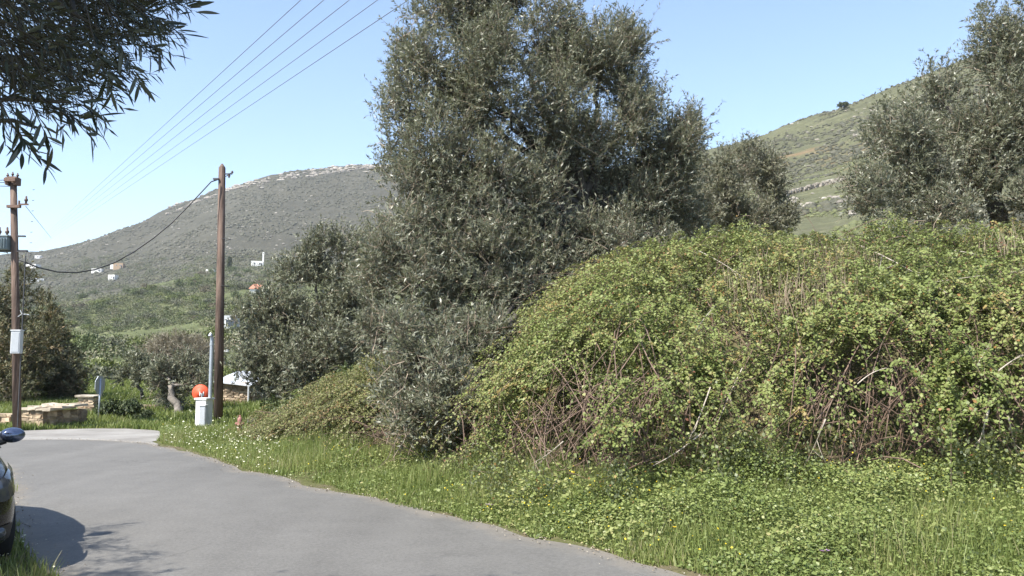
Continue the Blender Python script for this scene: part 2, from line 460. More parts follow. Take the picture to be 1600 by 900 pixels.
def top(a):
    a = np.asarray(a, float)
    r = np.interp(a, TOE_A, TOP_D) / np.cos(np.clip(a, -.7, .55))
    r = np.where(a > TOE_A[-1], toe(a) + 6.0, r)
    return r, CAMZ + r * np.interp(a, TR_A, TR_T)
def profile(a):
    """radial control points (r, z) of the bare earth in direction a"""
    fade = 1 - np.clip((abs(a) - R(75)) / R(45), 0, 1)
    fade = fade * fade * (3 - 2 * fade)
    w = np.clip((a - colaz(650)) / (colaz(1000) - colaz(650)), 0, 1)
    Rr = float(np.interp(a, RID_A, RID_R)); te = float(np.interp(a, SKY_A, SKY_T)) * fade
    pts = []
    bank = a > TOE_A[0] and abs(a) < R(118)
    if bank:
        e = float(np.interp(a, ED_A, ED_R)); rt = float(toe(a)); zt = float(np.interp(a, TOE_A, TOE_Z)) * fade
        rp, zp = top(a); rp = float(rp); zp = float(zp) * fade
        lift = np.clip((a - TOE_A[0]) / (TOE_A[2] - TOE_A[0]), 0, 1)
        zs = max(zt + .02, (zp - .75))
        pts += [(0, 0), (max(.5, e - .05), 0), (rt, zt), (rt + .46 * (rp - rt), zt + .13 * (zs - zt)),
                (rt + .70 * (rp - rt), zt + .68 * (zs - zt)), (rp, zs), (rp + 6, zs * .98 + .02)]
    else:
        pts += [(0, 0), (25, 0)]
    # far ground
    L = [(48, .5), (120, None, .12), (250, None, .29), (500, None, .47), (750, None, .62), (940, None, .86), (1040, None, .965), (1100, None, 1)]
    Rt = [(45, 5.2), (70, None, .47), (120, None, .60), (220, None, .79), (320, None, .93), (390, None, .985), (430, None, 1)]
    def far(Ls, R0):
        out = []
        for q in Ls:
            r = q[0] * (Rr / R0 if q[0] > 60 else 1)
            out.append((r, q[1] * fade if q[1] is not None else CAMZ + r * te * q[2]))
        return out
    lp, rp_ = far(L, 1100), far(Rt, 430)
    rs = sorted(set([p[0] for p in (lp if w < 1 else [])] + [p[0] for p in (rp_ if w > 0 else [])]))
    zl = np.interp(rs, [p[0] for p in lp], [p[1] for p in lp]); zr = np.interp(rs, [p[0] for p in rp_], [p[1] for p in rp_])
    lastr = pts[-1][0]
    for r, z in zip(rs, zl * (1 - w) + zr * w):
        if r > lastr + 5: pts.append((r, z))
    zr_ = pts[-1][1]
    pts += [(Rr * 1.12, zr_ * .97), (Rr * 1.5, zr_ * .75), (Rr * 2.2, zr_ * .4), (3200, 0)]
    return pts
def smooth1(y, k):
    for _ in range(k):
        y[1:-1] = .25 * y[:-2] + .5 * y[1:-1] + .25 * y[2:]
    return y
AZ = np.concatenate([np.arange(-180, -42, 3.0), np.arange(-42, 50, .2), np.arange(50, 180.1, 3.0)]) * math.pi / 180
RAD = np.concatenate([[.6, 1.2, 2], np.arange(2.8, 20, .28), np.geomspace(20, 1250, 190), np.geomspace(1320, 3200, 14)])
Z = np.zeros((len(AZ), len(RAD)))
for i, a in enumerate(AZ):
    p = profile(a); Z[i] = np.interp(RAD, [q[0] for q in p], [q[1] for q in p])
    m = RAD > 60
    yy = Z[i].copy(); smooth1(yy, 3); Z[i][m] = yy[m]
GX = np.sin(AZ)[:, None] * RAD[None]; GY = np.cos(AZ)[:, None] * RAD[None]
P3 = np.stack([GX.ravel(), GY.ravel(), np.zeros(GX.size)], 1)
amp = np.clip((RAD - 60) / 300, 0, 1)[None]
skyfade = np.ones_like(amp)
big = (vnoise(P3 / 70, 1) - .5).reshape(GX.shape) * 9 + (vnoise(P3 / 26, 2) - .5).reshape(GX.shape) * 4 + (vnoise(P3 / 9, 3) - .5).reshape(GX.shape) * 1.8
Z += big * amp
near = np.clip((RAD - 24) / 30, 0, 1)[None]
Z += ((vnoise(P3 / 7, 4) - .5).reshape(GX.shape) * .5) * near
offroad = np.zeros_like(Z)
def gz(x, y):
    """ground height at x, y (bilinear on the polar grid)"""
    x = np.asarray(x, float); y = np.asarray(y, float)
    a = np.arctan2(x, y); r = np.hypot(x, y)
    i = np.clip(np.searchsorted(AZ, a) - 1, 0, len(AZ) - 2); j = np.clip(np.searchsorted(RAD, r) - 1, 0, len(RAD) - 2)
    fa = np.clip((a - AZ[i]) / (AZ[i + 1] - AZ[i]), 0, 1); fr = np.clip((r - RAD[j]) / (RAD[j + 1] - RAD[j]), 0, 1)
    return (Z[i, j] * (1 - fa) + Z[i + 1, j] * fa) * (1 - fr) + (Z[i, j + 1] * (1 - fa) + Z[i + 1, j + 1] * fa) * fr
def hit(c, row, rmin=22, rmax=1300):
    """where the view ray through a photo pixel meets the far ground"""
    k = ray(c, row); te = k[2] / math.hypot(k[0], k[1]); a = math.atan2(k[0], k[1])
    rs = np.geomspace(rmin, rmax, 900)
    z = gz(np.sin(a) * rs, np.cos(a) * rs)
    b = np.nonzero(z >= CAMZ + te * rs)[0]
    r = rs[b[0]] if len(b) else rmax * .8
    x, y = math.sin(a) * r, math.cos(a) * r
    return Vector((x, y, float(gz(x, y))))
NA, NR = len(AZ), len(RAD)
VG = np.stack([GX.ravel(), GY.ravel(), Z.ravel()], 1)
def sheet(name, mask, mat, label, cat):
    ii, jj = np.nonzero(mask)
    i2 = ii + 1
    q = np.stack([ii * NR + jj, ii * NR + jj + 1, i2 * NR + jj + 1, i2 * NR + jj], 1)
    u, inv = np.unique(q.ravel(), return_inverse=True)
    me = np_mesh(name, VG[u], inv.reshape(-1, 4)[:, ::-1], smooth=True)
    return tag(link(name, me, mat), label, cat, kind='structure')
ac = (AZ[:-1] + AZ[1:])[:, None] / 2 + np.zeros((NA - 1, NR - 1)); rc = (RAD[:-1] + RAD[1:])[None] / 2 + np.zeros((NA - 1, NR - 1))
mid_a = colaz(860)
g_near = rc < 60
sheet("ground", g_near, M['soil'], "grassy earth of the roadside and bank under the plants", "ground")
g_val = (rc >= 60) & (rc < 560) & (ac < mid_a)
sheet("valley", g_val, M['valley'], "green scrubby valley floor rising towards the long grey hill", "valley")
sheet("hill", (rc >= 560) & (ac < mid_a), M['hill_left'], "long grey scrub-covered hill with a pale rock ledge below its top", "hill")
sheet("hill", (rc >= 60) & (ac >= mid_a), M['hill_right'], "green-brown slope rising to the right with red earth and stones", "hill")
# close the hole under the camera
cm = MB(); cm.add([(math.sin(a) * .6, math.cos(a) * .6, 0) for a in np.linspace(-math.pi, math.pi, 24, endpoint=False)], [tuple(range(23, -1, -1))])
link("ground", cm.mesh("ground"), M['soil']); bpy.data.objects["ground.001"]["kind"] = 'structure'
bpy.data.objects["ground.001"]["label"] = "patch of earth right under the camera"; bpy.data.objects["ground.001"]["category"] = "ground"

# ------------------------------------------------------------------ haze: one closed box of air over the whole terrain
hz = MB(); hz.box((0, 0, 200), (6600, 6600, 700))
hm = bpy.data.materials.new("haze_air"); hm.use_nodes = True; ht = hm.node_tree
ht.nodes.remove(ht.nodes["Principled BSDF"])
pv = ht.nodes.new("ShaderNodeVolumePrincipled"); pv.inputs["Color"].default_value = (.86, .92, 1.0, 1); pv.inputs["Density"].default_value = HAZE
ht.links.new(pv.outputs[0], ht.nodes["Material Output"].inputs["Volume"])
tag(hz.build("haze", hm), "thin pale haze in the air over the valley", "haze", kind='stuff')

# ------------------------------------------------------------------ roads
def spline(pts, n):
    pts = np.array(pts, float); t = np.r_[0, np.cumsum(np.hypot(*np.diff(pts, axis=0).T))]
    s = np.linspace(0, t[-1], n)
    out = np.stack([np.interp(s, t, pts[:, k]) for k in (0, 1)], 1)
    for _ in range(6): out[1:-1] = .25 * out[:-2] + .5 * out[1:-1] + .25 * out[2:]
    return out
right = spline([(9.2, -3.5), (6.1, .55), (4.6, 2.5), (3.0, 4.55), (1.53, 6.5), (0, 8.5), (-1.56, 10.4), (-4, 13.3), (-6.0, 16.2), (-7.7, 18.4), (-9.6, 19.3), (-12.5, 18.9), (-17, 18.2), (-26, 17.6)], 160)
left = spline([(6.0, -6.1), (2.9, -2.0), (.2, 1.5), (-2.0, 4.4), (-3.46, 6.5), (-5.6, 9.6), (-7.35, 12.6), (-8.6, 14.4), (-10.2, 15.2), (-13, 15.2), (-17, 14.8), (-26, 14)], 160)
def wobble(P, k, s):
    w = vnoise(np.stack([P[:, 0] * 1.7, P[:, 1] * 1.7, np.full(len(P), s)], 1), 5) - .5
    w2 = vnoise(np.stack([P[:, 0] * 6, P[:, 1] * 6, np.full(len(P), s)], 1), 6) - .5
    return P + np.stack([w + .5 * w2, w + .5 * w2], 1) * k
right = wobble(right, .22, 1.5); left = wobble(left, .16, 4.5)
NX = 9
V = []
for i in range(160):
    for k in range(NX):
        t = k / (NX - 1); p = left[i] * (1 - t) + right[i] * t
        V.append((p[0], p[1], .012 + .03 * (1 - (2 * t - 1) ** 2)))
Q = [(i * NX + k, i * NX + k + 1, (i + 1) * NX + k + 1, (i + 1) * NX + k) for i in range(159) for k in range(NX - 1)]
rm_ = np_mesh("road", V, Q, smooth=True); ea = rm_.attributes.new("edge", 'FLOAT', 'POINT'); ea.data.foreach_set("value", np.array([abs(2 * k / (NX - 1) - 1) ** 2 for i in range(160) for k in range(NX)], np.float32))
tag(link("road", rm_, M['asphalt']), "narrow worn grey asphalt lane curving away to the left", "road", kind='structure')
cp = [(-7.45, 18.1), (-8.2, 20.4), (-9.0, 22.2), (-10.3, 22.75), (-11.6, 22.6), (-12.8, 21.6), (-14.2, 20.6), (-17, 19.6), (-26, 19.0), (-26, 17.2), (-17, 17.9), (-12.5, 18.5), (-9.6, 18.9), (-8.4, 18.6)]
cpd = spline(cp + cp[:1], 90)[:-1]
cm = MB(); cm.add([(p[0], p[1], .007) for p in cpd] + [(-10.3, 20.4, .012)], [])
cm.f = [(k, (k + 1) % len(cpd), len(cpd)) for k in range(len(cpd))][::-1]
# polygon is not star-shaped from one point on its left arm: build it as a strip instead
cm = MB()
far_e = spline([(-7.5, 18.15), (-8.2, 20.6), (-9.0, 22.3), (-10.3, 22.9), (-11.6, 22.7), (-12.8, 21.7), (-14.2, 20.7), (-17, 19.7), (-26, 19.1)], 60)
near_e = spline([(-7.4, 18.0), (-7.9, 18.3), (-8.5, 18.7), (-9.4, 18.9), (-10.5, 18.9), (-12, 18.6), (-14, 18.3), (-17, 17.9), (-26, 17.3)], 60)
far_e = wobble(far_e, .3, 2.5)
vv = []
for i in range(60):
    for k in range(5):
        t = k / 4; p = near_e[i] * (1 - t) + far_e[i] * t; vv.append((p[0], p[1], .007))
cm.add(vv, [(i * 5 + k, i * 5 + k + 1, (i + 1) * 5 + k + 1, (i + 1) * 5 + k) for i in range(59) for k in range(4)])
o = cm.build("road", M['concrete']); tag(o, "pale concrete strip where the lane meets the crossing track", "road", kind='structure')
o.data.flip_normals() if o.data.polygons[0].normal.z < 0 else None

# ================================================================== FOLIAGE
def unit(v): return v / np.maximum(np.linalg.norm(v, axis=1, keepdims=True), 1e-9)
def rdir(n, rng):
    v = rng.normal(size=(n, 3)); return unit(v)
def kites(P, D, N, L, Wd, wide=.42, fold=.18):
    S = unit(np.cross(D, N)); N2 = np.cross(S, D)
    L = np.broadcast_to(L, len(P))[:, None]; Wd = np.broadcast_to(Wd, len(P))[:, None]
    m = P + D * L * wide + N2 * Wd * fold
    V = np.stack([P, m + S * Wd * .5, P + D * L - N2 * L * .06, m - S * Wd * .5], 1).reshape(-1, 3)
    Q = np.arange(len(P) * 4).reshape(-1, 4)
    return V, Q
def strips(A, B, w, rng):
    """thin flat-sided sticks from A to B: three-sided prisms"""
    D = unit(B - A); S = unit(np.cross(D, rdir(len(A), rng))); T = np.cross(D, S)
    w = np.broadcast_to(w, len(A))[:, None]
    r = [S, -.5 * S + .87 * T, -.5 * S - .87 * T]
    V = np.stack([A + k * w for k in r] + [B + k * w * .5 for k in r], 1).reshape(-1, 3)
    b = (np.arange(len(A)) * 6)[:, None]
    Q = np.concatenate([b + np.array([[0, 1, 4, 3]]), b + np.array([[1, 2, 5, 4]]), b + np.array([[2, 0, 3, 5]])])
    return V, Q
def join(parts):
    Vs, Qs, b = [], [], 0
    for V, Q in parts:
        Vs.append(V); Qs.append(Q + b); b += len(V)
    return np.concatenate(Vs), np.concatenate(Qs)

def crown_leaves(blobs, ntw, rng, leaf=(.085, .024), per=14, twig=.34, up=.55, gap=.40, gscale=1.3, shell=.38, droop=0.0):
    """blobs: rows cx cy cz rx ry rz. returns leaf quads, tint, twig quads"""
    B = np.array(blobs, float)
    w = (B[:, 3] * B[:, 4] * B[:, 5]) ** .72; w /= w.sum()
    k = rng.choice(len(B), ntw, p=w)
    d = rdir(ntw, rng); rr = rng.random(ntw) ** shell
    bump_ = 0.78 + .5 * vnoise(d * 2.3 + k[:, None] * 7.7, 9)
    P = B[k, :3] + d * B[k, 3:] * (rr * bump_)[:, None]
    keep = vnoise(P * gscale, 21) * .6 + vnoise(P * gscale * 2.4, 22) * .4 > gap
    P = P[keep]; d = d[keep]; n = len(P)
    out = unit(d * np.array([1, 1, .8]))
    T = unit(out * .6 + np.array([0, 0, up]) + rng.normal(size=(n, 3)) * .45 - np.array([0, 0, droop]))
    ln = twig * rng.uniform(.6, 1.3, n); big_ = rng.random(n) < .07; ln[big_] *= 1.9
    tw = strips(P - T * .05, P + T * ln[:, None], .0035, rng)
    tt = rng.random((n, per)) * .95 + .05
    base = P[:, None] + T[:, None] * (ln[:, None] * tt)[..., None]
    Df = rdir(n * per, rng)
    Tr = np.repeat(T, per, 0)
    side = unit(Df - Tr * np.sum(Df * Tr, 1, keepdims=True))
    D = unit(Tr * .75 + side * .8)
    N = unit(Tr * .8 - side * .5 + np.array([0, 0, .5]) + rng.normal(size=D.shape) * .45)
    sz = rng.uniform(.7, 1.25, n * per)
    V, Q = kites(base.reshape(-1, 3), D, N, leaf[0] * sz, leaf[1] * sz)
    tint = np.clip(np.repeat(rng.normal(.42, .2, n), per) + rng.normal(0, .16, n * per), 0, 1)
    return (V, Q, tint), tw

def limb(mb, a, b, r0, r1, rng, sides=7, k=6, wig=.08):
    a = np.array(a, float); b = np.array(b, float); L = np.linalg.norm(b - a)
    pts, rad = [], []
    for i in range(k + 1):
        t = i / k; p = a * (1 - t) + b * t
        if 0 < i < k: p = p + rng.normal(size=3) * L * wig * .6 * np.array([1, 1, .5])
        pts.append(p); rad.append((r0 * (1 - t) + r1 * t) * rng.uniform(.88, 1.12))
    mb.tube(pts, rad, sides)
    return pts
def pblobs(lst, d_off=0, depth=.85):
    """crown lobes measured in the photograph: column, row, distance, half-width px, half-height px"""
    out = []
    for c, row, d, rw, rh in lst:
        p = at(c, row, d + d_off); s = d / F
        out.append((p[0], p[1], p[2], rw * s, max(.5, (rw + rh) * .5 * s * depth), rh * s))
    return out
def plumes(blobs, k, seed, core=.80):
    """break each lobe into upright sprays with gaps between them"""
    rng = np.random.default_rng(seed); out = []
    for b in blobs:
        c = np.array(b[:3]); r = np.array(b[3:])
        out.append((*c, *(r * core)))
        for d in rdir(k, rng):
            d = d * np.array([1, 1, .9]); d[2] += .15
            q = c + d * r * rng.uniform(.70, .98); w = rng.uniform(.20, .36) * (r[0] + r[2]) / 2
            out.append((*q, w, w, w * rng.uniform(1.4, 2.3)))
    return out
def tree(name, label, cat, base, fork, blobs, ntw, seed, mat, bark, leaf=(.085, .024), r0=.22, group=None, twigs=0, trunks=1, plume=0, **kw):
    rng = np.random.default_rng(seed); fine = plumes(blobs, plume, seed + 5) if plume else blobs
    base = np.array(base, float)
    root = empty(name, tuple(base), label, cat, group)
    mb = MB(); fork = np.array(fork, float)
    for q in range(trunks):
        off = np.array([0, 0, 0]) if q == 0 else np.array([rng.uniform(-.5, .5), rng.uniform(-.4, .4), 0])
        limb(mb, base + off - [0, 0, .25], fork + off * 1.6, r0 * (1 if q == 0 else .65), r0 * .62, rng, 9, 6, .06)
    for b in blobs:
        c = np.array(b[:3]); mid = fork * .45 + c * .55 + rng.normal(size=3) * .12
        limb(mb, fork + rng.normal(size=3) * .05, mid, r0 * .42, r0 * .22, rng, 6, 5)
        limb(mb, mid, c, r0 * .22, r0 * .09, rng, 5, 4)
        for _ in range(4):
            e = c + rdir(1, rng)[0] * np.array(b[3:]) * .75
            limb(mb, mid * .3 + c * .7, e, r0 * .1, r0 * .03, rng, 4, 4, .1)
    mb.build("trunk", bark, root, smooth=True)
    (V, Q, ti), tw = crown_leaves(fine, ntw, rng, leaf, **kw)
    cr = link("crown", np_mesh("crown", V, Q, ti), mat, root); cr["kind"] = "stuff"
    tq = link("twigs", np_mesh("twigs", *tw), M['twig'] if twigs else bark, root); tq["kind"] = "stuff"
    if twigs:
        mb2 = MB()
        for _ in range(twigs):
            b = blobs[rng.integers(len(blobs))]
            d = rdir(1, rng)[0]; d[1] = -abs(d[1])
            p = np.array(b[:3]) + d * np.array(b[3:]) * rng.uniform(.5, .85)
            L = rng.uniform(.2, .6); dr = rng.normal(size=3) * np.array([.9, .5, .9]); dr /= np.linalg.norm(dr)
            m_ = p + dr * L * .5 + rng.normal(size=3) * L * .12; e = p + dr * L + np.array([0, 0, -.15 * L])
            mb2.tube([p, m_, e], [.009, .006, .003], 3, False)
        dt = mb2.build("dead_twigs", M['twig'], root); dt["kind"] = "stuff"
    return root

# ---- the big olive beside the lane
BIG = [(600, 430, 15.6, 36, 62), (596, 520, 15, 30, 44), (720, 20, 16.8, 70, 62), (772, 30, 17, 62, 66), (805, 460, 14.9, 46, 42), (830, 55, 17.2, 95, 85), (930, 85, 17.2, 66, 78), (645, 60, 16.6, 26, 48), (655, 150, 16.2, 66, 75), (620, 205, 16, 38, 60),
       (780, 160, 16.2, 105, 95), (900, 200, 17, 95, 95), (985, 120, 17.6, 26, 80), (1020, 225, 17.6, 62, 70), (1066, 205, 17.6, 26, 40), (985, 315, 17.4, 66, 52), (905, 300, 19.2, 80, 80),
       (1040, 290, 17.6, 45, 50), (720, 290, 15.7, 115, 85), (645, 340, 15.2, 52, 85), (800, 310, 16.0, 78, 85), (645, 455, 14.7, 66, 95), (740, 430, 15, 85, 95), (840, 430, 15.8, 80, 52),
       (650, 580, 13.0, 56, 84), (705, 630, 12.5, 40, 60), (640, 655, 12.8, 36, 34), (745, 550, 13.6, 48, 66), (945, 385, 16, 70, 40), (1000, 375, 16.8, 62, 34), (1055, 350, 18, 42, 34)]
g = gz(1.45, 17.2)
tree("olive_tree", "tall wide grey-green olive tree in the middle, drooping to the verge", "olive tree", (1.45, 17.2, float(g)), at(915, 330, 17.2),
     pblobs(BIG), 31000, 101, M['olive'], M['bark'], leaf=(.086, .023), r0=.25, twigs=620, trunks=2, gap=.385, gscale=1.5, plume=10)
# ---- the olive on the bank at the right edge
RIGHT = [(1352, 300, 18.5, 36, 52), (1405, 205, 19, 45, 72), (1430, 300, 19, 62, 60), (1480, 165, 19.5, 55, 62), (1500, 265, 19, 85, 85), (1556, 85, 19.5, 45, 72),
         (1580, 185, 19, 85, 95), (1640, 50, 19.5, 90, 110), (1690, 200, 19.5, 110, 130), (1600, 310, 18.5, 100, 45), (1470, 330, 18, 60, 30), (1760, 80, 20, 90, 110)]
p = at(1560, 330, 19.3)
tree("olive_tree", "dark olive tree on the bank at the right edge, above the brambles", "olive tree", (p[0], p[1], float(gz(p[0], p[1]))), at(1560, 270, 19.3),
     pblobs(RIGHT), 14500, 102, M['olive'], M['bark'], leaf=(.092, .028), r0=.25, twigs=140, gap=.385, plume=8)
# ---- pale thin olive between them
MIDT = [(1105, 300, 25, 48, 58), (1160, 282, 26, 42, 48), (1203, 285, 26, 22, 46), (1150, 340, 25, 85, 34), (1075, 335, 24, 42, 42), (1210, 335, 26, 28, 30)]
p = at(1140, 350, 25.5)
tree("olive_tree", "smaller pale olive tree behind the brambles, right of the tall olive", "olive tree", (p[0], p[1], float(gz(p[0], p[1]))), at(1140, 335, 25.5),
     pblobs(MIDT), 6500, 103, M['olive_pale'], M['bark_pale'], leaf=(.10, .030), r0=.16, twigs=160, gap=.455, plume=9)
# ---- olive left of the big one
LEFT = [(400, 520, 26, 42, 52), (440, 480, 26, 50, 48), (503, 405, 26.5, 34, 48), (548, 400, 26.5, 36, 46), (500, 470, 26, 70, 62), (560, 480, 26, 50, 80),
        (430, 570, 25.5, 55, 50), (510, 560, 25, 62, 60), (425, 600, 25.5, 26, 24), (570, 560, 25, 42, 60), (470, 610, 25, 50, 28)]
p = at(490, 620, 26)
tree("olive_tree", "broad olive tree behind the wooden pole, left of the tall olive", "olive tree", (p[0], p[1], float(gz(p[0], p[1]))), at(500, 560, 26),
     pblobs(LEFT), 9500, 104, M['olive_dark'], M['bark_pale'], leaf=(.105, .033), r0=.24, twigs=130, gap=.385, plume=7)
# ---- two tamarisk-like trees behind the transformer pole
TA = [(15, 490, 33, 45, 55), (-30, 540, 33, 60, 80), (30, 565, 32, 55, 62), (5, 610, 31, 55, 42)]
p = at(10, 640, 33)
tree("tamarisk_tree", "brownish bushy tree behind the transformer pole at the left edge", "tree", (p[0], p[1], float(gz(p[0], p[1]))), at(10, 590, 33),
     pblobs(TA), 3400, 105, M['tamarisk'], M['bark_pale'], leaf=(.15, .038), r0=.18, gap=.42, twigs=90, plume=7)
TB = [(75, 530, 36, 32, 48), (95, 575, 35, 32, 48), (60, 600, 34, 40, 42), (110, 605, 34, 22, 26)]
p = at(80, 640, 35)
tree("tamarisk_tree", "dark rounded bushy tree right of the transformer pole, behind the stone hut", "tree", (p[0], p[1], float(gz(p[0], p[1]))), at(80, 600, 35),
     pblobs(TB), 3000, 106, M['tamarisk'], M['bark_pale'], leaf=(.15, .038), r0=.16, gap=.42, twigs=90, plume=7)
# ---- gnarled olive and little tree by the junction
GN = [(258, 588, 28, 28, 20), (292, 575, 28.5, 26, 28), (306, 600, 28, 22, 18), (268, 618, 28.5, 18, 24)]
b0 = at(284, 655, 27.4)
tree("olive_tree", "gnarled leaning olive with a bare pale trunk near the meter cabinet", "olive tree", (b0[0], b0[1], float(gz(b0[0], b0[1]))), at(268, 602, 27.6),
     pblobs(GN), 1300, 107, M['olive_dark'], M['bark_pale'], leaf=(.10, .030), r0=.17, gap=.43, twigs=90, plume=6)
SM = [(215, 580, 34, 24, 24), (200, 590, 34, 18, 16), (232, 590, 34, 16, 18)]
b0 = at(220, 622, 34)
tree("olive_tree", "small round olive in the meadow left of the gnarled one", "olive tree", (b0[0], b0[1], float(gz(b0[0], b0[1]))), at(217, 596, 34),
     pblobs(SM), 900, 108, M['olive_dark'], M['bark'], leaf=(.12, .038), r0=.1, gap=.38)
DB = [(275, 552, 40, 46, 26), (245, 562, 40, 32, 22), (312, 556, 41, 34, 24)]
b0 = at(275, 600, 40)
tree("dry_bush", "pale leafless twiggy bush behind the gnarled olive", "bush", (b0[0], b0[1], float(gz(b0[0], b0[1]))), at(275, 580, 40),
     pblobs(DB), 1900, 109, M['dry_twigs'], M['bark_pale'], leaf=(.20, .016), r0=.08, gap=.36, twigs=260)

# ---- olive overhead at the left: single leaves close to the camera
def overhang():
    rng = np.random.default_rng(201)
    root = empty("olive_tree", (-4.6, 1.4, 0), "olive tree overhead at the top left corner, long narrow leaves coloured dark as if shaded", "olive tree")
    mb = MB(); tb = MB()
    fork = np.array([-4.2, 1.9, 2.3])
    limb(mb, (-4.6, 1.4, -.2), fork, .2, .14, rng, 10, 7, .05)
    B = [(-2.5, 1.5, 4.6, 1.9, 1.6, 1.0), (-4.6, 1.8, 4.4, 1.7, 1.6, 1.3), (-5.9, 3.2, 3.6, 1.2, 1.3, .9), (-3.3, .2, 4.4, 1.6, 1.3, 1.1)]
    for b in B: limb(mb, fork, b[:3], .09, .03, rng, 7, 6)
    # crown outside the picture: it shades the hanging sprays and the lower left of the lane
    (V, Q, ti), tw = crown_leaves(B, 13000, rng, (.085, .022), per=14, gap=.30)
    # branches whose shade lies on the lane by the car
    inv = np.array([-TRAVEL.x, -TRAVEL.y, math.tan(SUN_EL)])
    Ls, Ts, tints, tws = [(V, Q)], [tw], [ti], []
    def gpix(c, row):
        k = ray(c, row); return np.array([0, 0, CAMZ]) + k * (-CAMZ / k[2])
    def spray(P, T, L, n, store, ind=None):
        T = T / np.linalg.norm(T)
        for i in range(n):
            t = (i + .6) / n
            q = P + T * L * t + np.array([0, 0, -.12 * L * t * t])
            s = np.cross(T, rdir(1, rng)[0]); s /= np.linalg.norm(s)
            D = T * .8 + s * .75 + np.array([0, 0, -.12]); D /= np.linalg.norm(D)
            N = T * .4 - s * .3 + np.array([0, 0, .8]) + rng.normal(size=3) * .35
            store.append((q, D, N, rng.uniform(.045, .072)))
    sh = []
    for (c0, r0, c1, r1) in [(60, 852, 190, 838), (70, 868, 225, 884), (80, 885, 170, 862), (40, 895, 215, 893), (60, 905, 180, 915), (20, 880, 120, 860), (90, 845, 150, 850), (60, 862, 140, 872)]:
        A = gpix(c0, r0 - 14) + inv * 2.9 / inv[2]; Bp = gpix(c1 + 12, r1 - 14) + inv * 2.8 / inv[2]
        tb.tube([A - (Bp - A) * .8 + np.array([0, 0, .25]), A, Bp], [.014, .009, .003], 5)
        L = np.linalg.norm(Bp - A)
        for k in range(60):
            t = rng.random() ** .9; w = (1 - t) * .16 + .02
            spray(A + (Bp - A) * t + rng.normal(size=3) * w, (Bp - A) / L + rng.normal(size=3) * .35, rng.uniform(.14, .26), 9, sh)
    # hanging sprays in the picture
    poly_top = [(0, 245), (40, 232), (70, 205), (120, 200), (165, 195), (180, 165), (140, 120), (190, 95), (235, 92), (262, 60), (285, 35), (300, 5), (320, -20)]
    ax = [p_[0] for p_ in poly_top]; ay = [p_[1] for p_ in poly_top]
    near_, tip = [], []
    cnt = 0
    while cnt < 390:
        c = rng.uniform(-40, 300); row = rng.uniform(-60, 235)
        lim = np.interp(c, sorted(ax), [y for _, y in sorted(zip(ax, ay))])
        if row > lim - 78 or c > 225: continue
        edge = (lim - row)
        d = rng.uniform(2.3, 3.9) if edge > 60 else rng.uniform(2.2, 3.0)
        if cnt > 250:
            c = rng.uniform(-40, 190); row = rng.uniform(-60, 150) - max(0, c - 60) * .45; d = rng.uniform(3.0, 4.6)
        P = at(c, row, d)
        T = np.array([.75, .1, -.38]) + rng.normal(size=3) * np.array([.35, .3, .35])
        L = rng.uniform(.14, .24)
        if edge < 55: L *= .8
        spray(P, T, L, rng.integers(10, 16), near_)
        e = P + T / np.linalg.norm(T) * L
        tb.tube([P - T * .12 + [0, 0, .05], P, e + [0, 0, -.12 * L]], [.0035, .0025, .001], 3)
        cnt += 1
    # a few clear single tips at the ragged edge
    for c, row, T in [(225, 22, (.9, 0, -.35)), (200, 45, (.8, 0, -.5)), (185, 40, (.8, 0, -.6)), (95, 140, (.8, 0, -.45)), (95, 165, (.7, 0, -.6)), (50, 165, (.5, 0, -.85)),
                      (25, 205, (.6, 0, -.6)), (150, 75, (.35, 0, -.8)), (185, 65, (.45, 0, -.75)), (85, 172, (.75, 0, -.2)), (25, 165, (.2, 0, -1)), (245, -15, (.8, 0, -.35))]:
        P = at(c, row, 2.35); T = np.array(T, float)
        spray(P, T, .13, 13, tip)
        tb.tube([P - T * .12 + [0, 0, .06], P - T * .05 + [0, 0, .02], P, P + T * .13 + [0, 0, -.016]], [.003, .0026, .002, .001], 3)
    # visible bare branchlets
    for path in [[(105, -30, 2.8), (118, 25, 2.7), (110, 60, 2.65), (108, 105, 2.6), (120, 138, 2.55)], [(60, -20, 2.6), (110, 18, 2.6), (150, 42, 2.6)],
                 [(-30, 110, 3.0), (40, 85, 2.8), (110, 78, 2.7)], [(-60, 160, 2.8), (20, 155, 2.6), (110, 160, 2.45)], [(-50, 190, 2.6), (20, 188, 2.5), (60, 200, 2.4)], [(150, -30, 2.7), (200, -2, 2.6), (225, 15, 2.5)]]:
        tb.tube([at(*q) for q in path], list(np.linspace(.009, .004, len(path))), 6)
    for q in [(0, 100, 3), (60, -20, 2.9), (180, -30, 2.8)]:
        limb(mb, (-3.3, 1.8, 4.0), at(*q), .03, .01, rng, 6, 6)
    mb.build("trunk", M['bark'], root, smooth=True)
    o = tb.build("branchlets", M['bark'], root, smooth=True); o["kind"] = "stuff"
    singles = tip + near_[:300 - len(tip)]
    rest = near_[300 - len(tip):] + sh
    P = np.array([q[0] for q in rest]); D = np.array([q[1] for q in rest]); N = unit(np.array([q[2] for q in rest])); L = np.array([q[3] for q in rest])
    Ls.append(kites(P, D, N, L, L * .155)); tints.append(rng.random(len(P)))
    VV, QQ = join(Ls)
    o = link("foliage", np_mesh("foliage", VV, QQ, np.concatenate(tints)), M['olive_near_shade'], root); o["kind"] = "stuff"
    o = link("twigs", np_mesh("twigs", *tw), M['bark'], root); o["kind"] = "stuff"
    # leaf meshes: a real lance shape with a midrib fold
    metas = []
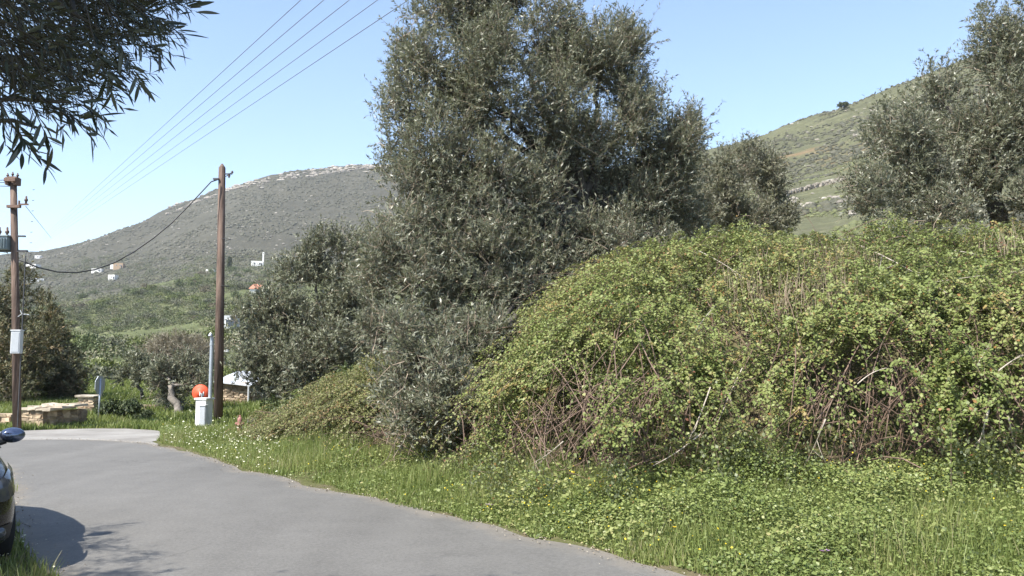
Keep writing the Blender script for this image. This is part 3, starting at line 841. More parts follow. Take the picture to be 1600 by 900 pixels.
    for k in range(6):
        n = 6; vs_, fs = [], []
        for i in range(n + 1):
            t = i / n; w = .085 * math.sin(math.pi * min(1, t * .93 + .05)) ** .8; z = -.10 * t * t * (k % 3) * .7
            vs_ += [(t, w, z + w * .35), (t, 0, z), (t, -w, z + w * .35)]
        for i in range(n):
            fs += [(i * 3, i * 3 + 3, i * 3 + 4, i * 3 + 1), (i * 3 + 1, i * 3 + 4, i * 3 + 5, i * 3 + 2)]
        me = np_mesh("leaf", np.array(vs_), np.array(fs)[:, ::-1], np.full(len(fs), k / 5))
        me.materials.append(M['olive_near_shade']); metas.append(me)
    rinv = Matrix.Translation(root.location).inverted()
    for i, (q, D, N, L) in enumerate(singles):
        D = Vector(D).normalized(); S = Vector(N).cross(D).normalized(); Nn = D.cross(S)
        m = Matrix((D, S, Nn)).transposed().to_4x4()
        o = bpy.data.objects.new("leaf", metas[i % 6]); COL.objects.link(o); o.parent = root
        o.matrix_basis = rinv @ Matrix.Translation(Vector(q)) @ m @ Matrix.Scale(L * 1.08, 4)
overhang()

# ================================================================== BRAMBLES
PROF_V = np.array([0, .18, .34, .52, .76, 1.0, 1.15])
def env(a, v):
    """outer surface of the bramble thicket: direction a, profile position v (0 toe, 1 ridge)"""
    rt = toe(a); rp, zp = top(a); zt = np.interp(a, TOE_A, TOE_Z)
    fr = np.interp(v, PROF_V, [.06, -.03, .02, .18, .56, 1.0, 1.25]); fz = np.interp(v, PROF_V, [0, .22, .42, .62, .86, 1.0, .95])
    r = rt + (rp - rt) * fr; z = zt + (zp - zt) * fz
    return np.stack([np.sin(a) * r, np.cos(a) * r, z], 1)
def envn(a, v):
    e = 1e-3
    n = np.cross(env(a + e, v) - env(a - e, v), env(a, v + .01) - env(a, v - .01))
    n = unit(n)
    return np.where((np.sum(n * env(a, v) * np.array([1, 1, 0]), 1) > 0)[:, None] & (n[:, 2:] < .2), -n, np.where(n[:, 2:] < -.2, -n, n))
def blades(P, H, rng, w=.006, lean=.5):
    n = len(P)
    th = rng.uniform(0, 2 * math.pi, n); S = np.stack([np.cos(th), np.sin(th), 0 * th], 1)
    B = rdir(n, rng) * np.array([1, 1, 0]); B = B * (H * lean * rng.uniform(.1, 1, n))[:, None]
    H3 = np.stack([0 * H, 0 * H, H], 1); w = np.broadcast_to(w, n)[:, None]
    m = P + H3 * .55 + B * .35; t = P + H3 * .95 + B
    V = np.stack([P - S * w, P + S * w, m + S * w * .75, m - S * w * .75, t + S * w * .12, t - S * w * .12], 1).reshape(-1, 3)
    b = (np.arange(n) * 6)[:, None]
    Q = np.concatenate([b + np.array([[0, 1, 2, 3]]), b + np.array([[3, 2, 4, 5]])])
    return V, Q
def hollow_at(a, v):
    arch = vnoise(np.stack([a * 21, v * 3.0, 0 * a], 1), 33) * .7 + vnoise(np.stack([a * 60, v * 8, 0 * a], 1), 36) * .3
    right_ = np.clip((a - colaz(1030)) / .12, 0, 1)
    return np.clip((.54 - v) / .14, 0, 1) * np.clip((arch - .36 + .13 * right_) * 7, 0, 1)
def bramble(name, label, a0, a1, nclus, seed, mat, ncane, stems=()):
    rng = np.random.default_rng(seed)
    am = (a0 + a1) / 2
    c0 = env(np.array([am]), np.array([0.0]))[0]
    root = empty(name, tuple(c0), label, "brambles")
    a = rng.uniform(a0, a1, nclus * 4); v = rng.random(nclus * 4) ** .8 * 1.15
    P = env(a, v); N = envn(a, v)
    lump = vnoise(P * .8, 31) * .5 + vnoise(P * 1.9, 32) * .32 + vnoise(P * 4.2, 34) * .18
    # the lower front is open: hollows with bare canes, leaf sprays hanging over them
    hollow = hollow_at(a, v)
    keep = (rng.random(len(a)) > hollow * .97) & (rng.random(len(a)) < np.clip((lump - .30) * 3.2, .10, 1))
    P, N, v, lump, a = P[keep][:nclus], N[keep][:nclus], v[keep][:nclus], lump[keep][:nclus], a[keep][:nclus]
    n = len(P)
    edge = np.clip(np.minimum((a - a0), (a1 - a)) / .06, 0, 1)
    depth = rng.random(n) ** 1.8 * .55
    P = P + N * ((lump - .66) * 1.7 - depth * .75 - .04)[:, None] + rng.normal(size=(n, 3)) * .035
    # each cluster: a short cane tip with three- and five-fold leaves
    per = 9
    T = unit(N * .5 + rng.normal(size=(n, 3)) * .55 + np.array([0, -.15, .12]))
    ln = rng.uniform(.10, .26, n)
    t = rng.random((n, per))
    b = (P[:, None] + T[:, None] * (ln[:, None] * t)[..., None] + rng.normal(size=(n, per, 3)) * .035).reshape(-1, 3)
    out = np.repeat(N, per, 0)
    D = unit(rng.normal(size=b.shape) + out * .35 + np.array([0, 0, -.15]))
    Nn = unit(out * .75 + np.array([0, 0, .75]) + rng.normal(size=b.shape) * .42)
    sz = rng.uniform(.65, 1.25, len(b))
    V, Q = kites(b, D, Nn, .038 * sz, .029 * sz, .45, .1)
    patch = vnoise(P * .8, 35)
    ti = np.clip(np.repeat(rng.normal(.12, .13, n) + patch * .6, per) + rng.normal(0, .13, len(b)), 0, .92)
    odd = rng.random(len(b)) < .03 + .05 * np.repeat(patch > .62, per)
    ti[odd] = rng.uniform(.93, 1, odd.sum())
    o = link("foliage", np_mesh("foliage", V, Q, ti), mat, root); o["kind"] = "stuff"
    # arching shoots that carry rows of leaves over the outside of the heap
    ns = int(nclus * .085)
    a = rng.uniform(a0, a1, ns * 3); v = .12 + rng.random(ns * 3) ** .8 * 1.0
    lump2 = vnoise(env(a, v) * .8, 31)
    kp = (rng.random(len(a)) < np.clip((lump2 - .2) * 1.8, .2, 1)) & (rng.random(len(a)) > hollow_at(a, v + .06) * .97)
    a, v = a[kp][:ns], v[kp][:ns]; ns = len(a)
    P0 = env(a, v); N0 = envn(a, v)
    P0 = P0 - N0 * rng.uniform(.05, .3, ns)[:, None]
    T0 = unit(N0 * .75 + rng.normal(size=(ns, 3)) * np.array([.7, .4, .35]) + np.array([0, 0, .25])); Ls = rng.uniform(.35, 1.15, ns)
    nn = 16; tq = (np.arange(nn) + .5) / nn
    X = P0[:, None] + T0[:, None] * (Ls[:, None] * tq)[..., None]; X[..., 2] -= (Ls[:, None] * .75) * tq ** 2.2
    A_, B_ = X[:, :-1].reshape(-1, 3), X[:, 1:].reshape(-1, 3)
    sp = strips(A_, B_, .0028, rng)
    o = link("shoots", np_mesh("shoots", *sp), M['cane'], root); o["kind"] = "stuff"
    per2 = 5; Xr = np.repeat(X[:, 2:].reshape(-1, 3), per2, 0); Tr = np.repeat(np.repeat(T0, nn - 2, 0), per2, 0); Or = np.repeat(np.repeat(N0, nn - 2, 0), per2, 0)
    kp = rng.random(len(Xr)) < .8; Xr, Tr, Or = Xr[kp], Tr[kp], Or[kp]; m = len(Xr)
    Dv = rng.normal(size=(m, 3)); Dv = unit(Dv - Tr * np.sum(Dv * Tr, 1, keepdims=True) * .8 + Tr * .3); sz = rng.uniform(.7, 1.35, m)
    V, Q = kites(Xr + Dv * .015, Dv, unit(Or * .5 + np.array([0, -.1, .9]) + rng.normal(size=(m, 3)) * .35), .036 * sz, .029 * sz, .45, .1)
    st_ = np.repeat(np.repeat(rng.normal(.30, .17, ns) + .55 * vnoise(P0 * .7, 37), nn - 2), per2)[kp]
    ti = np.clip(st_ + rng.normal(0, .1, m), 0, .93); od = rng.random(m) < .03; ti[od] = rng.uniform(.93, 1, od.sum())
    o = link("leaf_sprays", np_mesh("leaf_sprays", V, Q, ti), mat, root); o["kind"] = "stuff"
    # canes: arching over and hanging through the hollows
    mb = MB()
    for _ in range(ncane):
        ca = rng.uniform(a0, a1); va = rng.choice([rng.uniform(.25, .55), rng.uniform(.05, .4), rng.uniform(.5, 1.1)], p=[.5, .25, .25])
        p0 = env(np.array([ca]), np.array([va]))[0]; n0 = envn(np.array([ca]), np.array([va]))[0]
        p0 = p0 - n0 * rng.uniform(-.08, .75)
        if va < .6:
            a2 = ca + rng.normal(0, .05); e = env(np.array([a2]), np.array([max(0, va - rng.uniform(.2, .5))]))[0] + np.array([rng.normal(0, .2), rng.uniform(-.05, .45), 0])
            m_ = (p0 + e) / 2 + n0 * rng.uniform(-.15, .3) + rng.normal(size=3) * .2 + np.array([0, 0, .12])
        else:
            dr = unit(rng.normal(size=(1, 3)) * np.array([1, .6, .5]))[0] * rng.uniform(.4, 1.1)
            e = p0 + dr; m_ = (p0 + e) / 2 + np.array([0, 0, .15])
        r0 = rng.uniform(.003, .0075)
        q = [p0 * (1 - t) ** 2 + 2 * m_ * t * (1 - t) + e * t * t for t in (0, .2, .4, .6, .8, 1)]
        mb.tube(q, [r0 * .8, r0, r0, r0, r0 * .9, r0 * .7], 4, False)
    o = mb.build("cane_tangle", M['cane'], root); o["kind"] = "stuff"
    if ncane > 400:         # dry grass grown through the top of the heap
        nd_ = 3000; a = colaz(1130) + (colaz(1750) - colaz(1130)) * rng.random(nd_) ** .8; v = rng.uniform(.46, .78, nd_)
        kp = vnoise(env(a, v) * .9, 38) > .53; a, v = a[kp], v[kp]
        P = env(a, v) - np.array([0, 0, .12]); Hh = rng.uniform(.12, .42, len(P))
        V, Q = blades(P, Hh, rng, .0028, .7); ti = rng.random(len(P))
        o = link("dry_grass", np_mesh("dry_grass", V, Q, np.r_[ti, ti]), M['straw'], root); o["kind"] = "stuff"
    for (c1, r1, c2, r2, rad, bend) in stems:
        pts = []
        for k in range(7):
            t = k / 6; c = c1 + (c2 - c1) * t; row = r1 + (r2 - r1) * t + bend * math.sin(math.pi * t)
            vs_ = np.linspace(0, 1.0, 80); aa = np.full(80, az_te(c, row)[0]); E = env(aa, vs_)
            te = (E[:, 2] - CAMZ) / np.hypot(E[:, 0], E[:, 1]); j = int(np.argmin(abs(te - az_te(c, row)[1])))
            p_ = E[j]; k_ = ray(c, row); d = max(2, p_[1] - .12)
            pts.append(at(c, row, d))
        pts = [np.array(q) for q in pts]
        for k in range(1, 6): pts[k] = pts[k] * .4 + (pts[k - 1] + pts[k + 1]) * .3
        s = MB(); s.tube(pts, list(np.linspace(rad, rad * .35, 7)), 5)
        for k in (2, 3, 4, 5):
            if rng.random() < .75:
                L_ = np.linalg.norm(pts[-1] - pts[0]); dv = unit((pts[-1] - pts[0])[None] / L_ + rng.normal(size=(1, 3)) * .7)[0]
                s.tube([pts[k], pts[k] + dv * L_ * .12 + rng.normal(size=3) * .01, pts[k] + dv * L_ * .24 + rng.normal(size=3) * .03], [rad * .4, rad * .3, rad * .15], 4)
        s.build("dead_stem", M['dead_stem'], root, smooth=True)
    return root
STEMS = [(1330, 378, 1480, 458, .011, -6), (1092, 392, 1165, 436, .007, -3), (1490, 392, 1540, 402, .006, -2), (1085, 520, 1120, 475, .006, -3),
         (1160, 575, 1120, 665, .007, -4), (1110, 605, 1070, 700, .009, 6), (1095, 678, 1020, 728, .010, 4), (1525, 575, 1545, 540, .008, -2), (1560, 580, 1600, 555, .008, -3),
         (1340, 600, 1385, 575, .007, -5), (975, 725, 1000, 760, .006, 0), (1290, 655, 1250, 740, .007, 6), (1545, 640, 1520, 720, .010, 5), (1575, 650, 1590, 720, .008, -4), (880, 690, 830, 725, .007, 3)]
bramble("bramble_thicket", "huge rounded yellow-green bramble thicket on the bank, brown canes in its hollows", colaz(720), colaz(2000), 34000, 301, M['bramble'], 760, STEMS)
bramble("bramble_bush", "low brownish green bramble bush between the lane and the left olive", colaz(405), colaz(752), 13500, 302, M['hedge'], 160)

# ================================================================== GRASS AND HERBS (nobody could count them)
def rel(x, y):
    a = np.arctan2(x, y); r = np.hypot(x, y); e = np.interp(a, ED_A, ED_R); t = toe(a)
    return a, r, e, t
def grass_obj(name, label, cat, P, H, rng, mat, w, lean=.5, tmean=.42):
    V, Q = blades(P, H, rng, w, lean)
    ti = np.clip(rng.normal(tmean, .22, len(P)) + (vnoise(P * 1.1, 41) - .5) * .5, 0, 1)
    o = link(name, np_mesh(name, V, Q, np.r_[ti, ti]), mat)
    return tag(o, label, cat, kind='stuff')
def herb_obj(name, label, cat, P, rng, mat, size, tmean=.45):
    n = len(P)
    D = unit(rdir(n, rng) * np.array([1, 1, .35]) + np.array([0, 0, .1])); N = unit(np.array([0, -.15, 1.0]) + rng.normal(size=(n, 3)) * .5)
    sz = size * rng.uniform(.6, 1.4, n)
    V, Q = kites(P, D, N, sz, sz * .75, .5, .08)
    ti = np.clip(rng.normal(tmean, .2, n) + (vnoise(P * 1.4, 43) - .5) * .6, 0, 1)
    o = link(name, np_mesh(name, V, Q, ti), mat)
    return tag(o, label, cat, kind='stuff')
def verge_pts(n, rng, a0, a1, pw=1.0, spread=.6):
    a = rng.uniform(a0, a1, n); e = np.interp(a, ED_A, ED_R); t = toe(a)
    u = rng.random(n) ** pw
    e2 = e - .04 + .34 * (vnoise(np.stack([a * 38, 0 * a, 0 * a], 1), 44) - .45)
    r = e2 + (t + spread - e2) * u
    x, y = np.sin(a) * r, np.cos(a) * r
    return np.stack([x, y, gz(x, y)], 1), u, a
rng = np.random.default_rng(400)
A0, A1 = colaz(255), colaz(1960)
P, u, a = verge_pts(100000, rng, A0, A1, .95)
hgt = (.05 + .20 * u ** .8) * rng.uniform(.5, 1.35, len(P)) * (.6 + .8 * vnoise(P * 1.7, 45))
lo = vnoise(P * 1.3, 46) > np.interp(u, [0, .15, 1], [.36, .25, .18])
grass_obj("grass", "bright green grass along the right edge of the lane", "grass", P[lo], hgt[lo], rng, M['grass'], .0045, .7)
P, u, a = verge_pts(205000, rng, A0, A1, .85)
rightness = np.clip((a - colaz(600)) / (colaz(1150) - colaz(600)), 0, 1)
keep = rng.random(len(P)) < (.30 + .70 * rightness) * np.clip((vnoise(P * 1.1, 58) - .22) * 3, .25, 1)
P, u, rightness = P[keep], u[keep], rightness[keep]
mound = vnoise(P * 1.5, 47) * .6 + vnoise(P * 4.0, 57) * .4
h = rng.random(len(P)) ** .55 * (.04 + (.16 + .22 * rightness) * np.minimum(1, u * 1.6)) * (.15 + 1.5 * mound)
P = P + np.stack([rng.normal(0, .02, len(P)), rng.normal(0, .02, len(P)), h], 1)
herb_obj("ground_cover", "leafy green herbs growing in front of the brambles", "ground cover", P, rng, M['herb'], .027)
P, u, a = verge_pts(34000, rng, A0, A1, .75, .5)
kp = vnoise(P * .9, 59) > .48; P = P[kp]; u = u[kp]
grass_obj("tall_grass", "taller thin pale grass stalks standing out of the right verge", "grass", P, rng.uniform(.16, .52, len(P)) * (.45 + .75 * u) * (.5 + .9 * vnoise(P * 1.2, 64)), rng, M['grass'], .0032, .6, .60)
P, u, a = verge_pts(16000, rng, A0, A1, .8, .2)
kp = (vnoise(P * 1.0, 62) > .54) & (rng.random(len(P)) < .4 + .6 * np.clip((a - colaz(650)) / .3, 0, 1)); P = P[kp]; u = u[kp]
P[:, 2] += rng.random(len(P)) ** .6 * (.08 + .26 * np.minimum(1, u * 1.6)) * (.3 + 1.2 * vnoise(P * 2, 63))
herb_obj("broad_leaved_weeds", "clumps of broader leaved weeds between the grass of the right verge", "ground cover", P, rng, M['herb'], .042, .6)
# little flowers
P, u, a = verge_pts(2600, rng, A0, A1, .8, .3)
kp = (vnoise(P * .9, 48) > .5)
P = P[kp]; u = u[kp]; a = a[kp]
P[:, 2] += (.10 + .22 * u) * rng.uniform(.8, 1.3, len(P))
isw = (a < colaz(430)) & (rng.random(len(P)) < .75)
herb_obj("yellow_flowers", "tiny yellow flowers dotted over the right verge", "flowers", P[~isw][:520], rng, M['yellow'], .019, .5)
P2, u2, a2 = verge_pts(900, rng, colaz(255), colaz(440), .8, .3)
P2[:, 2] += (.08 + .2 * u2) * rng.uniform(.8, 1.3, len(P2))
herb_obj("white_flowers", "pale yellowish white daisies in the grass near the meter cabinet", "flowers", P2[:420], rng, M['white_petal'], .035, .5)
# dry crumbs and pebbles at the lane edges
def litter(E, n, side):
    k = rng.integers(0, len(E) - 1, n); t = rng.random(n)[:, None]
    p = E[k] * (1 - t) + E[k + 1] * t
    dn = E[k + 1] - E[k]; nn = np.stack([dn[:, 1], -dn[:, 0]], 1) / np.maximum(np.hypot(dn[:, 0], dn[:, 1]), 1e-6)[:, None]
    p = p + nn * (side * np.abs(rng.normal(0, .13, n)) - side * .03)[:, None]
    P = np.stack([p[:, 0], p[:, 1], np.full(n, .030)], 1)
    D = unit(rdir(n, rng) * np.array([1, 1, .12])); N = unit(np.array([0, 0, 1.]) + rng.normal(size=(n, 3)) * .3)
    sz = rng.uniform(.008, .032, n); V, Q = kites(P, D, N, sz, sz * .7, .5, .3)
    return V, Q
VL, QL = join([litter(right[20:120], 1500, -1), litter(left[30:110], 700, 1)])
tag(link("gravel", np_mesh("gravel", VL, QL, rng.random(len(QL))), M['litter']), "pale crumbs and dry bits along the lane edges", "gravel", kind='stuff')
# left verge
n = 60000
s = rng.uniform(1.5, 17, n); q = rng.uniform(-2.2, 2.1, n) + .12 * (vnoise(np.stack([s * 2, 0 * s, 0 * s], 1), 49) - .5)
x = -.56 * s + .81 * q - .35; y = .83 * s + .55 * q
k = np.interp(y, left[:, 1][20:110], left[:, 0][20:110]); kp = (x < k + .03) & (y > 3.2)
P = np.stack([x, y, 0 * x], 1)[kp]
grass_obj("grass", "sunlit grass on the left verge around the parked car", "grass", P, rng.uniform(.04, .15, len(P)) * (.5 + .9 * vnoise(P * 1.5, 50)), rng, M['grass'], .005, .8, .58)
P2 = P[rng.random(len(P)) < .02].copy(); P2[:, 2] += .1
herb_obj("white_flowers", "small pale flowers on the left verge by the car", "flowers", P2, rng, M['white_petal'], .028, .5)
# meadow beyond the lane
n = 150000
d = 19 + 48 * rng.random(n) ** 1.35; c = rng.uniform(-120, 470, n)
x = (c - 800) / F * d; y = d
fe = np.interp(x, far_e[::-1, 0], far_e[::-1, 1])
onroad = (x > -26) & (x < -7.6) & (y < fe + .05)
a, r, e, t = rel(x, y)
kp = ~onroad & ((a < colaz(255)) | (r > t)) & ~((x > -7.8) & (r < e))
P = np.stack([x, y, gz(x, y)], 1)[kp]; dd = d[kp]
hh = rng.uniform(.08, .30, len(P)) * (.5 + .9 * vnoise(P * .7, 51)) * np.clip((dd - 18) / 8, .45, 1)
grass_obj("meadow_grass", "green spring grass in the meadow beyond the junction", "grass", P, hh, rng, M['grass'], .004 + .00042 * dd, .7, .40)
sel = (rng.random(len(P)) < .016) & (vnoise(P * .5, 52) > .5); P2 = P[sel].copy(); P2[:, 2] += hh[sel] * .9
herb_obj("white_flowers", "white and yellow daisies spread through the meadow beyond the junction", "flowers", P2, rng, M['white_petal'], .055, .5)

# a few single flowers large enough to point at
def flower(name, label, c, row, d, mat, petals, pr, stem):
    p = at(c, row, d); gzv = float(gz(p[0], p[1])); gzv = min(gzv, p[2] - .06)
    root = empty(name, (p[0], p[1], gzv), label, "flower")
    s = MB(); s.tube([(p[0], p[1], gzv - .02), (p[0] + .01, p[1] - .005, (gzv + p[2]) / 2), tuple(p)], [.003, .0025, .002], 4); s.build("stem", M['herb'], root)
    b = MB()
    for j in range(petals):
        an = 2 * math.pi * j / petals
        D = Vector((math.cos(an), math.sin(an) * .8 - .1, .35)); S = Vector((-math.sin(an), math.cos(an), 0))
        q = Vector(p)
        b.add([q, q + D * pr * .6 + S * pr * .35, q + D * pr, q + D * pr * .6 - S * pr * .35], [(0, 1, 2, 3)])
    b.build("bloom", mat, root)
flower("buttercup", "bright yellow flower in the grass, left of a close pair", 873, 792, 9.3, M['yellow'], 6, .030, 1)
flower("buttercup", "bright yellow flower in the grass, right of a close pair", 882, 797, 9.3, M['yellow'], 6, .030, 1)
flower("buttercup", "single yellow flower at the bramble foot", 1147, 706, 9.6, M['yellow'], 6, .032, 1)
flower("buttercup", "single yellow flower low on the verge near the lane edge", 1054, 824, 7.4, M['yellow'], 6, .022, 1)
flower("mallow_flower", "pale purple flower near the bottom edge of the verge", 1288, 862, 6.6, M['mallow'], 7, .045, 1)
flower("mallow_flower", "dusty lilac flower at the lane edge in front of the tall olive", 766, 790, 9.4, M['mallow'], 7, .06, 1)
flower("daisy", "white flower standing higher at the bramble foot", 882, 754, 10, M['white_petal'], 8, .028, 1)
flower("daisy", "white flower just below another at the bramble foot", 887, 776, 9.7, M['white_petal'], 8, .028, 1)

# ================================================================== POLES, WIRES AND STREET FURNITURE
def px(d): return d / F
# --- wooden pole in the middle left
D1 = 25.0
b1 = at(341, 660, D1); t1 = at(347, 262, D1)
pole = empty("utility_pole", (b1[0], b1[1], 0), "tall brown wooden utility pole right of the meter cabinet", "utility pole")
s = MB(); s.tube([(b1[0], b1[1], -.3), (b1[0] * .5 + t1[0] * .5, b1[1], t1[2] / 2), (t1[0], t1[1], t1[2]), (t1[0], t1[1], t1[2] + .12)], [.135, .12, .098, .02], 14)
s.build("pole", M['wood'], pole, smooth=True)
def insul(mb, p, h=.14, r=.04):
    p = Vector(p)
    mb.tube([p, p + Vector((0, 0, h * .3)), p + Vector((0, 0, h * .35)), p + Vector((0, 0, h * .6)), p + Vector((0, 0, h * .65)), p + Vector((0, 0, h))],
            [r * .6, r * .6, r, r, r * .6, r * .45], 8)
s = MB(); q = at(350, 272, D1); s.box((q[0] + .1, q[1] - .02, q[2]), (.3, .05, .03)); s.tube([(q[0] + .02, q[1] - .05, q[2] - .12), (q[0] + .22, q[1] - .05, q[2] + .02)], .012, 5); s.build("bracket", M['iron'], pole)
s = MB(); insul(s, (q[0] + .16, q[1] - .02, q[2] - .12)); s.build("insulator", M['ceramic'], pole)
s = MB(); insul(s, (q[0] + .25, q[1] - .02, q[2] + .015), .08); s.build("insulator", M['ceramic'], pole)
s = MB(); q = at(341, 281, D1); s.box((q[0] - .02, q[1] - .1, q[2]), (.16, .1, .05)); s.tube([(q[0] + .05, q[1] - .1, q[2]), (q[0] - .12, q[1] - .1, q[2] + .01)], .02, 6)
for z_ in (4.0, 5.4): s.tube([(q[0] + .02, q[1] - .02 + .14 * math.sin(t), z_) if 0 else (b1[0] + .06 + .14 * math.cos(t), b1[1] + .14 * math.sin(t), z_) for t in np.linspace(0, 6.28, 14)], .008, 4)
s.build("cable_clamp", M['iron'], pole)
# --- transformer pole at the left edge
D2 = 22.0
b2 = at(28, 672, D2); t2 = at(21, 284, D2)
tp = empty("utility_pole", (b2[0], b2[1], 0), "wooden utility pole carrying a transformer at the left edge", "utility pole")
s = MB(); s.tube([(b2[0], b2[1], -.3), tuple((b2 + t2) / 2), tuple(t2)], [.105, .093, .08], 14); s.build("pole", M['wood'], tp, smooth=True)
s = MB(); q = at(21, 284, D2); k = px(D2)
s.box((q[0] - .11, q[1] - .02, q[2]), (.09, .22, .2)); s.box((q[0] + .11, q[1] - .02, q[2]), (.09, .22, .2)); s.box((q[0], q[1] - .16, q[2] + .02), (.3, .06, .1)); s.box((q[0], q[1], q[2] + .1), (.22, .2, .05))
s.build("pole_cap", M['rust'], tp, bevel=.01)
for dx, dz in ((-.13, .1), (.0, .13), (.13, .1)):
    s = MB(); insul(s, (q[0] + dx, q[1] - .05, q[2] + dz), .12, .035); s.build("insulator", M['ceramic'], tp, smooth=True)
s = MB(); q = at(27, 324, D2); s.box((q[0] - .02, q[1] - .12, q[2]), (.34, .09, .07)); s.box((q[0] + .23, q[1] - .1, q[2] + .06), (.22, .04, .04)); s.box((q[0] + .1, q[1] - .1, q[2] + .1), (.03, .04, .12)); s.build("bracket", M['rust'], tp)
s = MB(); insul(s, (q[0] + .28, q[1] - .1, q[2] + .08), .2, .045); s.build("insulator", M['ceramic'], tp, smooth=True)
tr = MB(); q = at(3, 381, D2); tr.box((q[0], q[1], q[2]), (.5, .42, .34)); tr.box((q[0], q[1], q[2] + .185), (.56, .48, .035))
for j in range(7): tr.box((q[0] - .22 + j * .073, q[1] - .24, q[2] - .02), (.012, .09, .27))
tro = tr.build("transformer", M['transformer'], tp, bevel=.012)
for dx in (.12, -.08):
    s = MB(); insul(s, (q[0] + dx, q[1], q[2] + .2), .24, .05); s.build("bushing", M['ceramic'], tro, smooth=True)
s = MB(); s.box((q[0] + .3, q[1], q[2] - .19), (.75, .08, .05)); s.box((q[0] + .3, q[1], q[2] + .2), (.6, .06, .04)); s.build("support_arm", M['iron'], tp)
s = MB(); q = at(32, 535, D2); s.box((q[0], q[1] - .16, q[2]), (.24, .16, .58)); s.box((q[0], q[1] - .16, q[2] + .3), (.27, .2, .03)); bx_ = s.build("meter_box", M['offwhite'], tp, bevel=.012)
s = MB(); s.box((q[0], q[1] - .245, q[2]), (.19, .012, .5)); s.build("box_door", M['door_grey'], bx_)
s = MB(); q = at(36, 492, D2); s.tube([q + [-.1, -.05, -.05], q + [0, -.05, .02], q + [.18, -.05, .0]], .012, 5); s.tube([q + [-.05, -.05, .12], q + [0, -.05, .02]], .01, 5); s.build("bracket", M['offwhite'], tp)
s = MB()
for i in range(14):
    z_ = 2.6 + i * .28; s.tube([(b2[0] + .09, b2[1] - .07, z_), (b2[0] + .15, b2[1] - .09, z_)], .008, 4)
s.tube([(b2[0] + .05, b2[1] - .115, .1), (b2[0] + .02, b2[1] - .11, 4.5)], .016, 5)
s.build("conduit", M['iron'], tp)
# --- wires
def wire(name, label, A, B, sag, rad, mat, cat="wire", group=None, n=40):
    A = np.array(A, float); B = np.array(B, float); s_ = MB(); pts = []
    for i in range(n + 1):
        t = i / n; p_ = A * (1 - t) + B * t; p_ = p_ - np.array([0, 0, sag * 4 * t * (1 - t)]); pts.append(p_)
    s_.tube(pts, rad, 5)
    return tag(s_.build(name, mat, smooth=True), label, cat, group)
FARW = hit(44, 410)
tops = [470, 506, 546, 590, 638]
ordn = ["leftmost of the five thin wires crossing the sky", "second from the left of the thin wires crossing the sky", "middle one of the five thin wires crossing the sky",
        "fourth from the left of the thin wires crossing the sky", "rightmost and lowest of the thin wires crossing the sky"]
# far pole on the hillside that they run to
fp = empty("utility_pole", tuple(FARW), "tiny distant pole where the overhead wires meet the hillside", "utility pole")
s = MB(); s.tube([tuple(FARW - Vector((0, 0, .5))), tuple(FARW + Vector((0, 0, 11)))], [.22, .15], 8); s.build("pole", M['wood'], fp)
s = MB(); s.box(tuple(FARW + Vector((0, 0, 10.6))), (4.6, .15, .18), rz=.4); s.build("crossarm", M['wood'], fp)
offs = [(c - 548) / 84 for c in tops]
for i, c in enumerate(tops):
    N0 = at(c, 0, 21.0)
    E = np.array(FARW) + np.array([offs[i] * 2.1, offs[i] * .9, 10.8])
    d = N0 - E; start = N0 + d / np.linalg.norm(d) * 30
    wire("overhead_wire", ordn[i], start, E, 0.0, .0105 if i < 4 else .012, M['wire'], "wire", "overhead wires", 60)
# service cable between the two poles
q1 = at(339, 281, D1); q1[1] -= .12; q2 = at(30, 408, D2); q2[1] -= .1
cab = []
s = MB()
for (c, row, dd) in [(339, 281, 24.9), (330, 284, 24.8), (300, 316, 24.5), (270, 347, 24.2), (240, 372, 23.9), (210, 393, 23.6), (180, 410, 23.3), (150, 421, 23.0), (120, 426, 22.7), (90, 425, 22.4), (60, 418, 22.2), (30, 406, 21.9)]:
    cab.append(at(c, row, dd - .1))
s.tube(cab, .019, 6); tag(s.build("service_cable", M['cable'], smooth=True), "thick black cable sagging from the wooden pole to the transformer pole", "cable")
for j, (ra, rb) in enumerate(((281, 282), (285, 286), (291, 290))):
    wire("pole_wire", ["top", "middle", "lowest"][j] + " of three short dark wires leaving the transformer pole head", at(15, ra, D2 - .1), at(-400, rb - 10 * j + 4, 24), .05, .009, M['cable'], "wire", "wires at the transformer pole head", 14)
wire("stay_wire", "thin stay wire with a small insulator running down from the transformer pole bracket", at(40, 322, D2 - .1), at(80, 372, 60), .0, .008, M['wire'], "wire", None, 10)
# --- white meter cabinet with its conduit mast
D3 = 22.8
cb = at(318, 668, D3)
cbx = empty("meter_cabinet", (cb[0], cb[1], 0), "white concrete meter cabinet on the verge beside the wooden pole", "meter cabinet", rz=R(-14))
def loc(mb, name, mat, parent, **kw): return mb.build(name, mat, parent, world=False, **kw)
s = MB(); s.box((-.04, .06, .37), (.30, .34, .78)); loc(s, "pillar", M['white'], cbx, bevel=.012)
s = MB(); s.box((-.04, .06, .785), (.37, .40, .05)); loc(s, "cap", M['white'], cbx, bevel=.01)
s = MB(); s.box((.09, -.16, .30), (.18, .12, .62)); bo = loc(s, "meter_box", M['offwhite'], cbx, bevel=.008)
s = MB(); s.box((.09, -.224, .30), (.15, .008, .54)); loc(s, "box_door", M['door_grey'], bo)
s = MB(); s.box((.09, -.165, .625), (.21, .16, .03)); loc(s, "box_lid", M['white'], bo)
s = MB(); s.tube([(.10, .1, .8), (.10, .1, 2.42)], .048, 12); s.tube([(.10, .1, 2.4), (.10, .08, 2.47), (.10, .03, 2.5), (.1, .0, 2.44)], [.03, .035, .045, .05], 10)
s.tube([(.10, .1, 2.2), (.10, .1, 2.25)], .058, 12)
loc(s, "conduit_mast", M['metal'], cbx, smooth=False)
